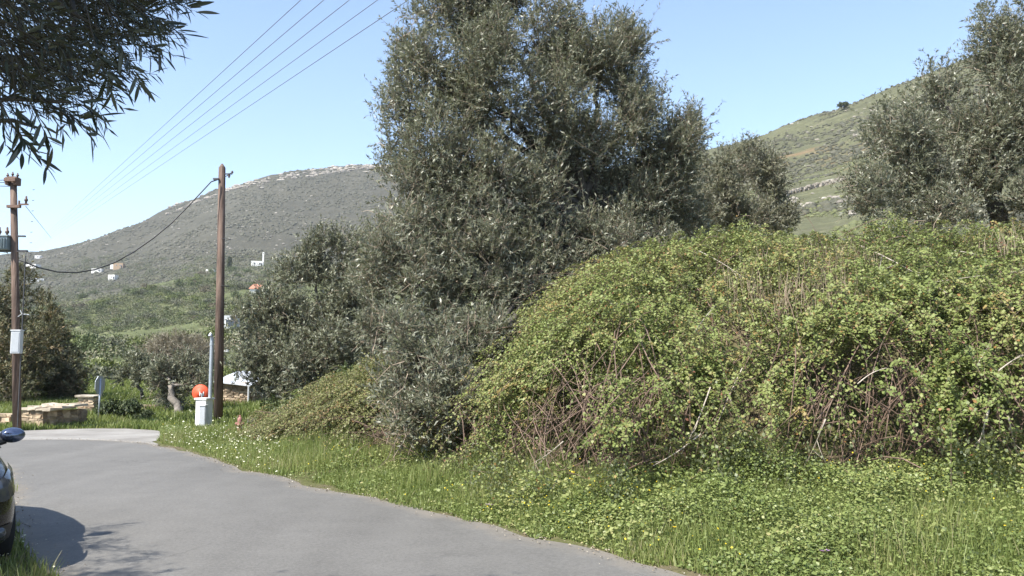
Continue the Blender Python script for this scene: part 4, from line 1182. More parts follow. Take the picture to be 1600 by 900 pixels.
# --- orange back of a round mirror
D4 = 23.6
mc = at(313, 614, D4)
tm = empty("traffic_mirror", (mc[0], mc[1], 0), "round orange back of a traffic mirror behind the meter cabinet", "traffic mirror")
s = MB(); rr = .225
ringp = [(0.0, .075), (.075, .075), (.085, .05), (.17, .04), (.215, .015), (.235, -.01), (.235, -.03), (.21, -.03)]
vv, ff = [], []; nn = 28
for (r_, y_) in ringp:
    for j in range(nn):
        an = 2 * math.pi * j / nn; vv.append((mc[0] + r_ * math.cos(an), mc[1] - y_, mc[2] + r_ * math.sin(an)))
for i in range(len(ringp) - 1):
    for j in range(nn): ff.append((i * nn + j, i * nn + (j + 1) % nn, (i + 1) * nn + (j + 1) % nn, (i + 1) * nn + j))
s.add(vv, ff); s.build("housing", M['orange'], tm, smooth=True)
s = MB(); s.add([(mc[0] + .215 * math.cos(t), mc[1] + .03, mc[2] + .215 * math.sin(t)) for t in np.linspace(0, 2 * math.pi, 28, endpoint=False)], [tuple(range(28))]); s.build("mirror_face", M['mirror_glass'], tm)
s = MB()
for dx in (-.03, .07): s.box((mc[0] + .06 + dx, mc[1] - .115, mc[2] - .02), (.022, .02, .12))
s.box((mc[0] + .08, mc[1] - .12, mc[2] - .02), (.1, .02, .022)); s.build("bracket", M['white'], tm)
s = MB(); s.tube([(mc[0] + .1, mc[1] - .14, -.1), (mc[0] + .1, mc[1] - .14, mc[2] - .0)], .022, 10); s.build("post", M['metal'], tm)
# --- road sign seen from behind
D5 = 25.6
sp_ = at(154, 660, D5); sc_ = at(154, 602, D5)
sg = empty("road_sign", (sp_[0], sp_[1], 0), "grey unpainted back of a road sign on a thin post", "road sign")
s = MB(); s.tube([(sp_[0], sp_[1], -.1), (sp_[0], sp_[1], sc_[2] + .2)], .028, 10); s.build("post", M['metal'], sg, smooth=True)
s = MB(); rz = R(88); oc = []
for yy in (-.008, .008):
    for j in range(8):
        an = math.pi / 8 + j * math.pi / 4; lx = .30 * math.cos(an)
        oc.append((sc_[0] + lx * math.cos(rz) + (yy + .04) * math.sin(rz), sc_[1] + lx * math.sin(rz) - (yy + .04) * math.cos(rz) - .0, sc_[2] + .30 * math.sin(an)))
s.add(oc, [tuple(range(8)), tuple(range(15, 7, -1))] + [(j, 8 + j, 8 + (j + 1) % 8, (j + 1) % 8) for j in range(8)]); s.build("sign_plate", M['metal'], sg)
s = MB(); s.box((sc_[0] + .02, sc_[1] - .03, sc_[2] + .08), (.12, .04, .03), rz=rz); s.box((sc_[0] + .02, sc_[1] - .03, sc_[2] - .08), (.12, .04, .03), rz=rz); s.build("clamp", M['metal'], sg)
# --- red hydrant half hidden in the grass
D6 = 19.6
hp = at(374, 682, D6); hy = empty("fire_hydrant", (hp[0], hp[1], float(gz(hp[0], hp[1]))), "small faded red hydrant half hidden in the roadside grass", "fire hydrant")
z0 = float(gz(hp[0], hp[1]))
s = MB(); s.tube([(hp[0], hp[1], z0 - .1), (hp[0], hp[1], z0 + .12), (hp[0], hp[1], z0 + .13), (hp[0], hp[1], z0 + .34), (hp[0], hp[1], z0 + .42), (hp[0], hp[1], z0 + .46)], [.07, .07, .055, .055, .05, .015], 12); s.build("barrel", M['red'], hy, smooth=True)
s = MB(); s.tube([(hp[0] - .10, hp[1], z0 + .3), (hp[0] + .10, hp[1], z0 + .3)], .03, 8); s.tube([(hp[0], hp[1] - .1, z0 + .27), (hp[0], hp[1], z0 + .27)], .035, 8); s.build("outlet", M['red'], hy, smooth=True)
s = MB(); s.box((hp[0], hp[1], z0 + .475), (.04, .04, .04)); s.build("valve_nut", M['red'], hy)

# ================================================================== STONE BUILDINGS
def stones(mb, O, U, L, H, T, sz=(.22, .11), proud=.02, rng=random):
    """courses of uneven field stones in a wall starting at O, along U, thickness T"""
    O = Vector(O); U = Vector(U).normalized(); ang = math.atan2(U.y, U.x)
    z = 0
    while z < H - .02:
        h = min(sz[1] * rng.uniform(.7, 1.3), H - z); x = -rng.uniform(0, .05)
        while x < L:
            w = min(sz[0] * rng.uniform(.55, 1.5), L - x + .03); dep = T + rng.uniform(-proud, proud)
            c = O + U * (x + w / 2) + Vector((0, 0, z + h / 2))
            mb.box(c, (w - .012, dep, h - .012), rz=ang + rng.uniform(-.09, .09), jit=min(.026, h * .22)); x += w
        z += h
def stone_part(root, O, U, L, H, T, name="stone", mat='stone', sz=(.22, .11)):
    s_ = MB(); stones(s_, O, U, L, H, T, sz); o = s_.build(name, M[mat], root); o["kind"] = "stuff"
    c_ = MB(); Uv = Vector(U).normalized(); ce = Vector(O) + Uv * L / 2 + Vector((0, 0, H / 2 - .01))
    c_.box(ce, (L - .04, T - .05, H - .03), rz=math.atan2(Uv.y, Uv.x)); c_.build("wall", M['mortar'], root)
# low hut with slab roof
hA = at(42, 668, 23.2); hB = at(73, 666, 23.0); hut = empty("stone_hut", (hA[0], hA[1], 0), "low dry-stone hut with flat slab roof beside the transformer pole", "stone hut")
U = Vector((hB[0] - hA[0] + .08, hB[1] - hA[1] - .05, 0)); Ls = .58; U.normalize()
O = Vector((hA[0] - .08, hA[1], -.05)); 
stone_part(hut, O, U, .75, .55, .22)
Vd = Vector((-U.y, U.x, 0)); Vd = Vector((.35, .94, 0)).normalized()
O2 = O + U * .75
stone_part(hut, O2 + Vd * .08, Vd, 1.1, .52, .2)
stone_part(hut, O + Vd * 1.1, U, .9, .5, .2)
stone_part(hut, O + Vd * .1, Vd, 1.0, .5, .2)
for i in range(5):
    for j in range(3):
        s = MB(); c = O + U * (-.06 + .24 * i) + Vd * (.05 + .42 * j) + Vector((0, 0, .56 + .035 * j + random.uniform(-.01, .015)))
        s.box(c, (.25, .44, .05), rz=math.atan2(U.y, U.x) + random.uniform(-.12, .12), jit=.02); s.build("roof_slab", M['stone_grey'], hut)
wl = at(-60, 660, 23.4); wall = empty("stone_wall", (wl[0], wl[1], 0), "low dry-stone wall left of the transformer pole", "stone wall")
stone_part(wall, (wl[0], wl[1] + .1, -.05), (1, .0, 0), 1.35, .42, .3)
gp = at(138, 642, 27.5); pil = empty("stone_pillar", (gp[0], gp[1], 0), "square stone gate pillar with a flat cap behind the road sign", "stone pillar")
stone_part(pil, (gp[0] - .24, gp[1], -.05), (1, 0, 0), .48, .72, .45, sz=(.18, .1))
s = MB(); s.box((gp[0], gp[1], .70), (.6, .56, .06), jit=.02); s.build("cap", M['stone_grey'], pil)
# dry-stone low wall right of it, hidden partly by the dark shrub
gw = at(205, 640, 29); w2 = empty("stone_wall", (gw[0], gw[1], 0), "short low stone wall behind the dark shrub", "stone wall")
stone_part(w2, (gw[0] - .2, gw[1], -.05), (1, .1, 0), 1.0, .42, .3)
# shed with white roof
D7 = 31.0
sA = at(338, 644, D7); shed = empty("stone_shed", (sA[0], sA[1], 0), "small rough stone shed with a white sheet roof behind the wooden pole", "shed")
gsh = float(gz(sA[0], sA[1])) - .1
stone_part(shed, (sA[0], sA[1], gsh), (1, .1, 0), 1.12, 1.05, .25, sz=(.15, .09))
stone_part(shed, (sA[0] + 1.14, sA[1] + .25, gsh), (.25, 1, 0), 1.9, 1.05, .25, sz=(.2, .1))
stone_part(shed, (sA[0] + .1, sA[1] + .25, gsh), (0.1, 1, 0), 1.9, 1.05, .25, sz=(.2, .1))
for j in range(5):
    x0 = sA[0] - .08 + j * .27
    s = MB(); s.add([(x0, sA[1] - .22, gsh + 1.06 - .03 * j), (x0 + .262, sA[1] - .22, gsh + 1.06 - .03 * (j + 1)), (x0 + .42, sA[1] + 2.1, gsh + 1.42 - .02 * j), (x0 + .158, sA[1] + 2.1, gsh + 1.42 - .02 * j),
                 (x0, sA[1] - .22, gsh + 1.10 - .03 * j), (x0 + .262, sA[1] - .22, gsh + 1.10 - .03 * (j + 1)), (x0 + .42, sA[1] + 2.1, gsh + 1.46 - .02 * j), (x0 + .158, sA[1] + 2.1, gsh + 1.46 - .02 * j)],
                [(3, 2, 1, 0), (4, 5, 6, 7), (0, 1, 5, 4), (1, 2, 6, 5), (2, 3, 7, 6), (3, 0, 4, 7)]); s.build("roof_sheet", M['sheet'], shed)
s = MB(); s.tube([(sA[0] + 1.2, sA[1] - .2, gsh), (sA[0] + 1.2, sA[1] - .2, gsh + 1.0)], .03, 8); s.build("downpipe", M['offwhite'], shed)

# houses on the slopes: position by where the photograph shows them on the hillside
def house(name, label, c, row, w, h, d, rz, mat, wins=2, roof=None, extra=None):
    p_ = hit(c, row); root = empty(name, tuple(p_), label, "house", "houses on the far slope" if p_.length > 300 else None, rz=rz)
    h *= .85; w *= .9
    s_ = MB(); s_.box((0, 0, h / 2 - 1), (w, d, h + 2)); loc(s_, "wall", M[mat], root)
    if roof == 'tile':
        s_ = MB(); hw, hd = w / 2 + .4, d / 2 + .4
        s_.add([(-hw, -hd, h), (hw, -hd, h), (hw, hd, h), (-hw, hd, h), (-hw * .5, 0, h + 2), (hw * .5, 0, h + 2)], [(0, 1, 5, 4), (2, 3, 4, 5), (1, 2, 5), (3, 0, 4), (3, 2, 1, 0)]); loc(s_, "roof", M['terracotta'], root)
    else:
        s_ = MB()
        for sx, sy, lx, ly in ((0, -1, w, .3), (0, 1, w, .3), (-1, 0, .3, d - .62), (1, 0, .3, d - .62)): s_.box((sx * (w / 2 - .15), sy * (d / 2 - .15), h + .2), (lx, ly, .39))
        loc(s_, "parapet", M[mat], root)
    for j in range(wins):
        x_ = -w / 2 + (j + .7) * w / (wins + .4); s_ = MB(); s_.box((x_, -d / 2 - .02, h * .55), (1.0, .08, 1.2)); f_ = loc(s_, "window", M['limewash'], root)
        s_ = MB(); s_.box((x_, -d / 2 - .075, h * .55), (.8, .03, 1.0)); loc(s_, "pane", M['window_dark'], f_)
    s_ = MB(); s_.box((w * .36, -d / 2 - .03, 1.0), (.95, .1, 2.0)); loc(s_, "door", M['window_dark'], root)
    if extra: extra(root)
    return root
def bell(root):
    s_ = MB(); s_.box((3.6, 0, 5.2), (1.0, .8, 6.5)); s_.box((3.2, 0, 8.6), (.35, .7, 1.4)); s_.box((4.0, 0, 8.6), (.35, .7, 1.4)); s_.box((3.6, 0, 9.5), (1.2, .7, .5)); loc(s_, "bell_tower", M['limewash'], root)
def wing(root):
    s_ = MB(); s_.box((-4.6, 1.0, 1.0), (4.5, 4.5, 4.2)); loc(s_, "side_wing", M['limewash'], root)
house("chapel", "white hillside chapel with a bell tower, right of the wooden pole", 402, 417, 8.5, 3.6, 6, .25, 'limewash', 2, None, bell)
house("house", "white flat house highest of the cluster left of the wooden pole", 186, 420, 8.5, 4.4, 7, .2, 'mortar', 2, None, wing)
house("house", "small white cube house just below the highest hillside house", 177, 437, 6, 3.6, 6, -.1, 'limewash', 1)
house("house", "long low white house left of the cluster on the far slope", 152, 426, 9, 2.6, 5, .1, 'limewash', 2)
house("house", "white house beside the transformer pole, upper of two", 52, 419, 12, 3.6, 7, -.2, 'limewash', 3, None, wing)
house("house", "low white house right of the transformer pole, lower of two", 58, 441, 11, 2.8, 6, .5, 'limewash', 2)
house("house", "tiny white house immediately left of the wooden pole, high on the slope", 330, 428, 5.5, 2.6, 5, 0, 'limewash', 1)
house("house", "pale house beside the path on the far slope above the left olive", 458, 421, 8, 2.6, 6, .1, 'limewash', 2)
house("house", "house with an orange tiled roof peeking over the left olive", 402, 462, 5.5, 2.6, 5, .2, 'limewash', 1, 'tile')
house("house", "grey-white flat-roofed hut just right of the wooden pole", 360, 514, 2.6, 2.0, 3, .1, 'offwhite', 1)
house("house", "tiny cream house at the far left foot of the grey hill", 60, 404, 7, 3, 6, .3, 'limewash', 1)
p_ = hit(305, 580); ru = empty("ruined_wall", tuple(p_), "ruined pale stone wall behind the metal mast", "ruined wall", rz=.1)
s = MB(); stones(s, (-1.0, 0, -.2), (1, 0, 0), 1.3, 1.5, .4, (.4, .25)); stones(s, (.3, 0, -.2), (1, 0, 0), 1.6, 1.1, .4, (.4, .25)); o = loc(s, "stone", M['rock'], ru); o["kind"] = "stuff"
s = MB(); s.box((.5, 0, 1.36), (3.2, .6, .12), jit=.05); loc(s, "coping", M['limewash'], ru)
p_ = hit(316, 480); ru = empty("ruined_wall", tuple(p_), "low whitish ruin among the scrub left of the wooden pole", "ruined wall", rz=.1)
s = MB(); stones(s, (-2.0, 0, -.3), (1, 0, 0), 4.2, 1.3, .6, (.7, .4)); o = loc(s, "stone", M['rock'], ru); o["kind"] = "stuff"

# ================================================================== SCRUB
def shrub_mesh(name, rng, n, leaf, mat, flat=.75, lobes=5):
    B = [(rng.uniform(-.5, .5), rng.uniform(-.5, .5), flat * rng.uniform(.3, .6), rng.uniform(.35, .6), rng.uniform(.35, .6), flat * rng.uniform(.3, .5)) for _ in range(lobes)]
    B = np.array(B); k = rng.integers(lobes, size=n); d = rdir(n, rng); d[:, 2] = np.where(d[:, 2] < -.35, -d[:, 2], d[:, 2])
    P = B[k, :3] + d * B[k, 3:] * (rng.random(n) ** .3 * (.8 + .35 * vnoise(d * 3 + k[:, None] * 5, 60)))[:, None]
    P[:, 2] = np.maximum(P[:, 2], -.05)
    D = unit(rdir(n, rng) + d * .4); N = unit(d + np.array([0, 0, .4]) + rng.normal(size=(n, 3)) * .5)
    V, Q = kites(P, D, N, leaf * rng.uniform(.6, 1.4, n), leaf * .7, .5, .1)
    ti = np.clip(rng.normal(.45, .22, n), 0, 1)
    me = np_mesh(name, V, Q, ti); me.materials.append(mat); return me
rng = np.random.default_rng(500)
KINDS = [('shrub_dark', "dark green mastic bush among the valley scrub"), ('shrub_green', "fresh green bush among the valley scrub"),
         ('shrub_grey', "grey-green olive-like bush among the valley scrub"), ('shrub_brown', "dry brownish twiggy bush among the valley scrub")]
PROTO = {k: [shrub_mesh("valley_bush", rng, 750, .105, M[k], lobes=6) for _ in range(4)] for k, _ in KINDS}
PROTO['shrub_deep'] = [shrub_mesh("shrub", rng, 1500, .10, M['shrub_deep'], lobes=7) for _ in range(4)]
def bush(name, k, x, y, w, h, label, group=None, cat="bush"):
    o = bpy.data.objects.new(name, PROTO[k][rng.integers(4)]); COL.objects.link(o)
    o.location = (x, y, float(gz(x, y)) - .08 * h); o.scale = (w * .95, w * .95, h * 1.25); o.rotation_euler = (0, 0, rng.uniform(0, 6.28))
    return tag(o, label, cat, group)
cnt = 0
while cnt < 290:
    c = rng.uniform(-30, 480); row = rng.uniform(425, 520) if rng.random() < .72 else rng.uniform(520, 590)
    if c > 380 and row > 455: continue
    p_ = hit(c, row, 44); r = math.hypot(p_.x, p_.y)
    if r < 55 or r > 640: continue
    # leave clearings (the little fields)
    if vnoise(np.array([[p_.x / 26, p_.y / 26, 0]]), 71)[0] > .66: continue
    w = min(rng.uniform(1.3, 3.2) * (1 + r / 330), 8)
    if r < 75: w *= .6
    kk = rng.choice(4, p=[.30, .24, .36, .10]); k, lab = KINDS[kk]
    bush("valley_bush", k, p_.x, p_.y, w * .62, w * rng.uniform(.42, .7), lab, "bushes scattered through the valley"); cnt += 1
# the bushes past the first few hundred: one joined mass
def bush_mass(n, seed):
    rng2 = np.random.default_rng(seed); Vs, Qs, Ts, b, k = [], [], [], 0, 0
    while k < n:
        c = rng2.uniform(-40, 480); row = rng2.uniform(402, 545) if rng2.random() < .85 else rng2.uniform(515, 595)
        p_ = hit(c, row, 60); r = math.hypot(p_.x, p_.y)
        if r < 62 or r > 900: continue
        if vnoise(np.array([[p_.x / 26, p_.y / 26, 0]]), 71)[0] > .68: continue
        w = rng2.uniform(.5, 1.7) * (1 + r / 330); m = 130
        d = rdir(m, rng2); d[:, 2] = abs(d[:, 2])
        P = d * np.array([w, w, w * rng2.uniform(.6, .95)]) * (rng2.random(m) ** .3 * (.65 + .6 * vnoise(d * 2.5 + k * 3.1, 61)))[:, None] + np.array(p_)
        D = unit(rdir(m, rng2) + d * .4); N = unit(d + np.array([0, 0, .4]) + rng2.normal(size=(m, 3)) * .5)
        lf = .11 * w + .08
        V, Q = kites(P, D, N, lf * rng2.uniform(.6, 1.4, m), lf * .7, .5, .1)
        Vs.append(V); Qs.append(Q + b); b += len(V); Ts.append(np.clip(rng2.normal(rng2.uniform(.1, .9), .14, m), 0, 1)); k += 1
    return np.concatenate(Vs), np.concatenate(Qs), np.concatenate(Ts)
V, Q, ti = bush_mass(2600, 77)
tag(link("valley_scrub", np_mesh("valley_scrub", V, Q, ti), M['scrub_mix']), "mixed grey and green scrub filling the valley between the bushes", "scrub", kind='stuff')
# closer single shrubs
for (c, row, d, w, h, k, lab) in [(192, 660, 25.6, .80, .80, 'shrub_deep', "dark clipped-looking shrub right of the road sign"), (170, 660, 26.0, .5, .62, 'shrub_deep', "small dark shrub touching the road sign post"),
                                 (222, 664, 25.0, .32, .42, 'shrub_deep', "little dark tuft at the right end of the dark shrub"), (268, 640, 30, .7, .7, 'shrub_grey', "grey bush at the foot of the gnarled olive"),
                                 (345, 610, 44, 1.6, 1.7, 'shrub_green', "leafy green bush behind the wooden pole"), (330, 590, 50, 1.7, 1.5, 'shrub_green', "green bush behind the metal mast"),
                                 (130, 610, 45, 1.6, 1.6, 'shrub_grey', "grey bush behind the road sign"), (170, 600, 50, 1.8, 1.7, 'shrub_green', "light green bush in the meadow above the dark shrub"),
                                 (445, 640, 24.5, .9, .8, 'shrub_dark', "dark bush filling the foot of the left olive"), (402, 660, 22.5, .35, .3, 'shrub_grey', "grey bush in front of the stone shed"),
                                 (460, 645, 23.5, 1.1, .8, 'shrub_dark', "dark undergrowth bush behind the low brambles"), (540, 620, 22.5, 1.3, 1.2, 'shrub_dark', "dark bush between the left olive and the tall olive")]:
    p_ = at(c, row, d); bush("shrub", k, p_[0], p_[1], w, h, lab)
lt = hit(1318, 172, 60); tree("lone_tree", "single small tree on the skyline of the right hill", "tree", tuple(lt), tuple(lt + Vector((0, 0, 1.4))),
     [(lt.x, lt.y, lt.z + 2.0, 2.0, 1.4, .7), (lt.x + .8, lt.y, lt.z + 2.4, 1.0, 1, .6)], 260, 111, M['shrub_dark'], M['bark'], leaf=(.5, .2), r0=.15, twig=.6)
cy = hit(358, 424); tree("cypress_tree", "tiny dark upright tree near the chapel on the far slope", "tree", tuple(cy), tuple(cy + Vector((0, 0, 2))), [(cy.x, cy.y, cy.z + 4.5, 1.2, 1.2, 4.5)], 240, 112, M['shrub_dark'], M['bark'], leaf=(.7, .35), r0=.2, twig=.6)

# hillside scrub: low clumps by the thousand
def clumps(n, a0, a1, r0, r1, smin, smax, seed, thr=.42):
    rng = np.random.default_rng(seed)
    a = rng.uniform(a0, a1, n); r = r0 * (r1 / r0) ** rng.random(n)
    x, y = np.sin(a) * r, np.cos(a) * r; P = np.stack([x, y, gz(x, y)], 1)
    P2 = P * np.array([1, 1, 0]); kp = vnoise(P2 / 38, 81) * .6 + vnoise(P2 / 11, 82) * .4 > thr
    P = P[kp]; n = len(P); s = rng.uniform(smin, smax, n) * rng.uniform(.6, 1.4, n)
    k = 6; vs_ = []
    for ring, (rad, z) in enumerate(((1.0, -.1), (.85, .38), (.4, .68))):
        for j in range(k):
            an = 2 * math.pi * (j + .5 * ring) / k
            f = rng.uniform(.65, 1.3, (n, 1)); vs_.append(P + np.concatenate([math.cos(an) * rad * f, math.sin(an) * rad * f, z * rng.uniform(.75, 1.25, (n, 1))], 1) * s[:, None])
    V = np.stack(vs_, 1).reshape(-1, 3); b = (np.arange(n) * 18)[:, None]
    qs = [[q * 6 + j, q * 6 + (j + 1) % 6, (q + 1) * 6 + (j + 1) % 6, (q + 1) * 6 + j] for q in (0, 1) for j in range(6)] + [[12, 13, 14, 15], [12, 15, 16, 17]]
    Q = np.concatenate([b + np.array([q]) for q in qs])
    ti = np.clip(rng.normal(.45, .2, n), 0, 1)
    return V, Q, np.tile(ti, len(qs))
V, Q, ti = clumps(24000, colaz(-60), colaz(700), 420, 1090, .5, 1.6, 601, .40)
tag(link("hill_scrub", np_mesh("hill_scrub", V, Q, ti), M['scrub']), "low grey scrub covering the long left hill", "scrub", kind='stuff')
V, Q, ti = clumps(6000, colaz(-60), colaz(640), 230, 560, .3, .9, 602, .42)
tag(link("valley_scrub", np_mesh("valley_scrub", V, Q, ti), M['scrub_green']), "low green scrub between the bushes of the valley", "scrub", kind='stuff')
V, Q, ti = clumps(7000, colaz(1100), colaz(1480), 60, 230, .10, .42, 604, .33)
tag(link("hill_scrub", np_mesh("hill_scrub", V, Q, ti), M['scrub_green']), "low green tufts on the foot of the right slope", "scrub", kind='stuff')
V, Q, ti = clumps(26000, colaz(1040), colaz(1700), 60, 428, .15, .75, 603, .42)
tag(link("hill_scrub", np_mesh("hill_scrub", V, Q, ti), M['scrub']), "low tufts dotting the right slope", "scrub", kind='stuff')
# rock ledge under the top of the left hill, and loose stones
def rocks(name, label, n, fn, smin, smax, seed, mat):
    rng = np.random.default_rng(seed); mb = MB()
    for _ in range(n):
        p_ = fn(rng)
        if p_ is None: continue
        s_ = rng.uniform(smin, smax)
        mb.ellip((p_.x, p_.y, p_.z + .1 * s_), (s_ * rng.uniform(.7, 1.8), s_ * rng.uniform(.6, 1), s_ * rng.uniform(.35, .8)), 6, 4, Matrix.Rotation(rng.uniform(-.6, .6), 3, 'Z'))
    mb.v = [(x + rng.normal(0, .12) * smin, y + rng.normal(0, .12) * smin, z + rng.normal(0, .12) * smin) for x, y, z in mb.v]
    return tag(mb.build(name, mat), label, "rocks", kind='stuff')
LEDGE = ([230, 270, 300, 340, 400, 460, 520, 580, 640], [342, 324, 306, 296, 288, 277, 268, 262, 258])
def fl(rng):
    c = rng.uniform(240, 640); row = np.interp(c, *LEDGE) + rng.normal(0, 3.2) - 1
    if vnoise(np.array([[c / 16., 0.5, .5]]), 91)[0] < .36: return None
    return hit(c, row)
rocks("ledge_rocks", "pale broken rock ledge along the top of the left hill", 420, fl, .9, 3.2, 701, M['rock'])
def fs_(rng):
    return hit(rng.uniform(60, 620), rng.uniform(300, 400), 300)
rocks("hill_stones", "scattered pale stones over the left hillside", 260, fs_, .4, 1.3, 702, M['rock'])
def fr_(rng):
    c = rng.uniform(1100, 1400); row = rng.uniform(170, 340)
    if vnoise(np.array([[c / 30., row / 14., .5]]), 92)[0] < .52: return None
    return hit(c, row, 50)
rocks("hill_stones", "pale stones scattered on the right slope", 420, fr_, .15, .75, 703, M['rock'])
# dry-stone field wall slanting across the right slope
def fieldwall(label, pts, h):
    p0 = hit(*pts[0], 50); root = empty("field_wall", tuple(p0), label, "stone wall"); s_ = MB(); rng2 = random.Random(5)
    P = [hit(pts[0][0] + (pts[1][0] - pts[0][0]) * i / 60, pts[0][1] + (pts[1][1] - pts[0][1]) * i / 60, 50) for i in range(61)]
    for i in range(60):
        A, B_ = P[i], P[i + 1]; U_ = B_ - A
        if U_.length > 12: continue
        nst = max(1, int(U_.length / .7))
        for j in range(nst):
            for lv in range(3):
                c_ = A + U_ * ((j + .5 + rng2.uniform(-.3, .3)) / nst) + Vector((0, 0, h * (.1 + .3 * lv + rng2.uniform(-.12, .08))))
                s_.box(c_, (U_.length / nst * rng2.uniform(1.0, 1.7), .7, h * rng2.uniform(.35, .6)), rz=math.atan2(U_.y, U_.x) + rng2.uniform(-.2, .2), jit=.1)
    o_ = s_.build("stone", M['rock'], root); o_["kind"] = "stuff"
fieldwall("pale stone field wall slanting up the right slope", ((1205, 312), (1335, 278)), .75)
fieldwall("upper broken stone wall on the right slope", ((1100, 262), (1235, 240)), .5)
p0, p1 = hit(436, 403, 300), hit(470, 414, 300)

# ================================================================== PARKED CAR (black hatchback, front corner in view)
def car():
    Udir = Vector((.66, -.75, 0)).normalized()            # the way its nose points
    ctr = Vector((-5.72, 7.70, 0))
    root = empty("parked_car", tuple(ctr), "shiny black hatchback parked on the left verge, front towards the camera", "car", rz=math.atan2(Udir.y, Udir.x))
    XS = [2.02, 1.98, 1.88, 1.72, 1.5, 1.2, .95, .6, 0, -.6, -1.2, -1.6, -1.85, -1.98]
    HW = [.52, .64, .75, .81, .845, .86, .865, .87, .87, .87, .86, .84, .80, .66]
    ZT = [.66, .72, .78, .83, .88, .93, .965, .97, .97, .98, 1.0, 1.02, 1.0, .93]
    ZB = [.24, .22, .20, .19, .19, .19, .19, .19, .19, .19, .2, .22, .26, .32]
    def ringp(x):
        w = np.interp(x, XS[::-1], HW[::-1]); t = np.interp(x, XS[::-1], ZT[::-1]); b = np.interp(x, XS[::-1], ZB[::-1])
        h = t - b
        return [(0, t + .03), (w * .35, t + .025), (w * .68, t + .01), (w * .86, t - .03), (w * .955, t - .10 * h / .7), (w * 1.0, b + .60 * h), (w * 1.005, b + .38 * h), (w * .985, b + .16 * h), (w * .93, b + .02), (w * .5, b), (0, b)]
    def surf(x, t):
        r_ = ringp(x); s_ = t * (len(r_) - 1); i = min(int(s_), len(r_) - 2); f = s_ - i
        return np.array([x, r_[i][0] * (1 - f) + r_[i + 1][0] * f, r_[i][1] * (1 - f) + r_[i + 1][1] * f])
    mb = MB(); n = 20; xs = XS
    vv, ff = [], []
    for x in xs:
        r_ = ringp(x); full = [(x, y, z) for y, z in r_] + [(x, -y, z) for y, z in r_[-2:0:-1]]; vv += full
    for i in range(len(xs) - 1):
        for k in range(20): ff.append((i * 20 + k, (i + 1) * 20 + k, (i + 1) * 20 + (k + 1) % 20, i * 20 + (k + 1) % 20))
    ff.append(tuple(range(20))); ff.append(tuple(range((len(xs) - 1) * 20 + 19, (len(xs) - 1) * 20 - 1, -1)))
    mb.add(vv, ff)
    body = loc(mb, "body", M['paint'], root, smooth=True)
    sd = body.modifiers.new("s", 'SUBSURF'); sd.levels = 1; sd.render_levels = 2
    # cabin
    CX = [1.02, .62, .25, -.3, -.9, -1.35, -1.72, -1.92]; CZ = [.985, 1.21, 1.40, 1.47, 1.46, 1.40, 1.22, 1.02]; CW = [.74, .70, .655, .64, .63, .62, .60, .58]
    def cabr(i):
        x, z, w = CX[i], CZ[i], CW[i]; bw = np.interp(x, XS[::-1], HW[::-1]) * .955
        zb = .93; f = max(0.02, (z - zb))
        return [(x, 0, z + .02), (x, w * .6, z + .012), (x, w * .92, z - .015), (x, w * 1.0, z - .05 * min(1, f * 2)), (x, (w * .35 + bw * .65), zb + f * .35), (x, bw, zb - .02)]
    mb = MB(); vv, ff = [], []
    for i in range(len(CX)):
        r_ = cabr(i); vv += r_ + [(x, -y, z) for x, y, z in r_[:0:-1]]
    m_ = 11
    for i in range(len(CX) - 1):
        for k in range(m_ - 1): ff.append((i * m_ + k, (i + 1) * m_ + k, (i + 1) * m_ + k + 1, i * m_ + k + 1))
        ff.append((i * m_ + m_ - 1, (i + 1) * m_ + m_ - 1, (i + 1) * m_, i * m_))
    mb.add(vv, ff); loc(mb, "roof", M['paint'], root, smooth=True)
    def patch(name, P, mat, parent, off=.006):
        """P: grid of points; pushed out along the grid normal and closed by a rim"""
        P = np.array(P); nu, nv = P.shape[:2]; du = np.gradient(P, axis=0); dv = np.gradient(P, axis=1); N = np.cross(du, dv); N /= np.maximum(np.linalg.norm(N, axis=2, keepdims=True), 1e-9)
        cen = np.array([0, 0, .7]); 
        if np.mean(np.sum(N * (P - cen), 2)) < 0: N = -N
        P2 = P + N * off; b_ = MB(); b_.add(list(P2.reshape(-1, 3)), [(i * nv + j, i * nv + j + 1, (i + 1) * nv + j + 1, (i + 1) * nv + j) for i in range(nu - 1) for j in range(nv - 1)])
        return loc(b_, name, M[mat], parent, smooth=True)
    for sgn in (1, -1):
        S = np.array([1, sgn, 1])
        # headlight: swept back wedge on the corner
        G = [[surf(x, t0 + (t1 - t0) * j / 5) * S for j in range(6)] for x, t0, t1 in [(1.40, .375, .385), (1.52, .365, .42), (1.66, .355, .455), (1.80, .345, .475), (1.92, .335, .475), (1.985, .33, .455)]]
        hl = patch("headlight", G, 'lamp_glass', root, .012)
        for x, t in ((1.86, .41), (1.72, .41)):
            q = surf(x, t) * S; b_ = MB(); b_.ellip(q * np.array([.985, .965, 1]), (.034, .034, .034), 12, 8); loc(b_, "lamp", M['chrome'], hl, smooth=True)
        G = [[surf(x, .62 + .10 * j / 4) * S for j in range(5)] for x in (1.82, 1.9, 1.96, 2.0)]; fo = patch("fog_recess", G, 'black_plastic', root, .004)
        q = surf(1.95, .665) * S; b_ = MB(); b_.ellip(q, (.035, .045, .045), 12, 8); loc(b_, "fog_lamp", M['lamp_glass'], fo, smooth=True)
        G = [[np.array(cabr(i)[3]) * S * (1 - j / 4) + np.array(cabr(i)[5]) * S * (j / 4) for j in range(5)] for i in (1, 2, 3)]; patch("side_window", [[g_[j] * .97 + g_[0] * .03 if j == 4 else g_[j] for j in range(5)] for g_ in G], 'car_glass', root, .012)
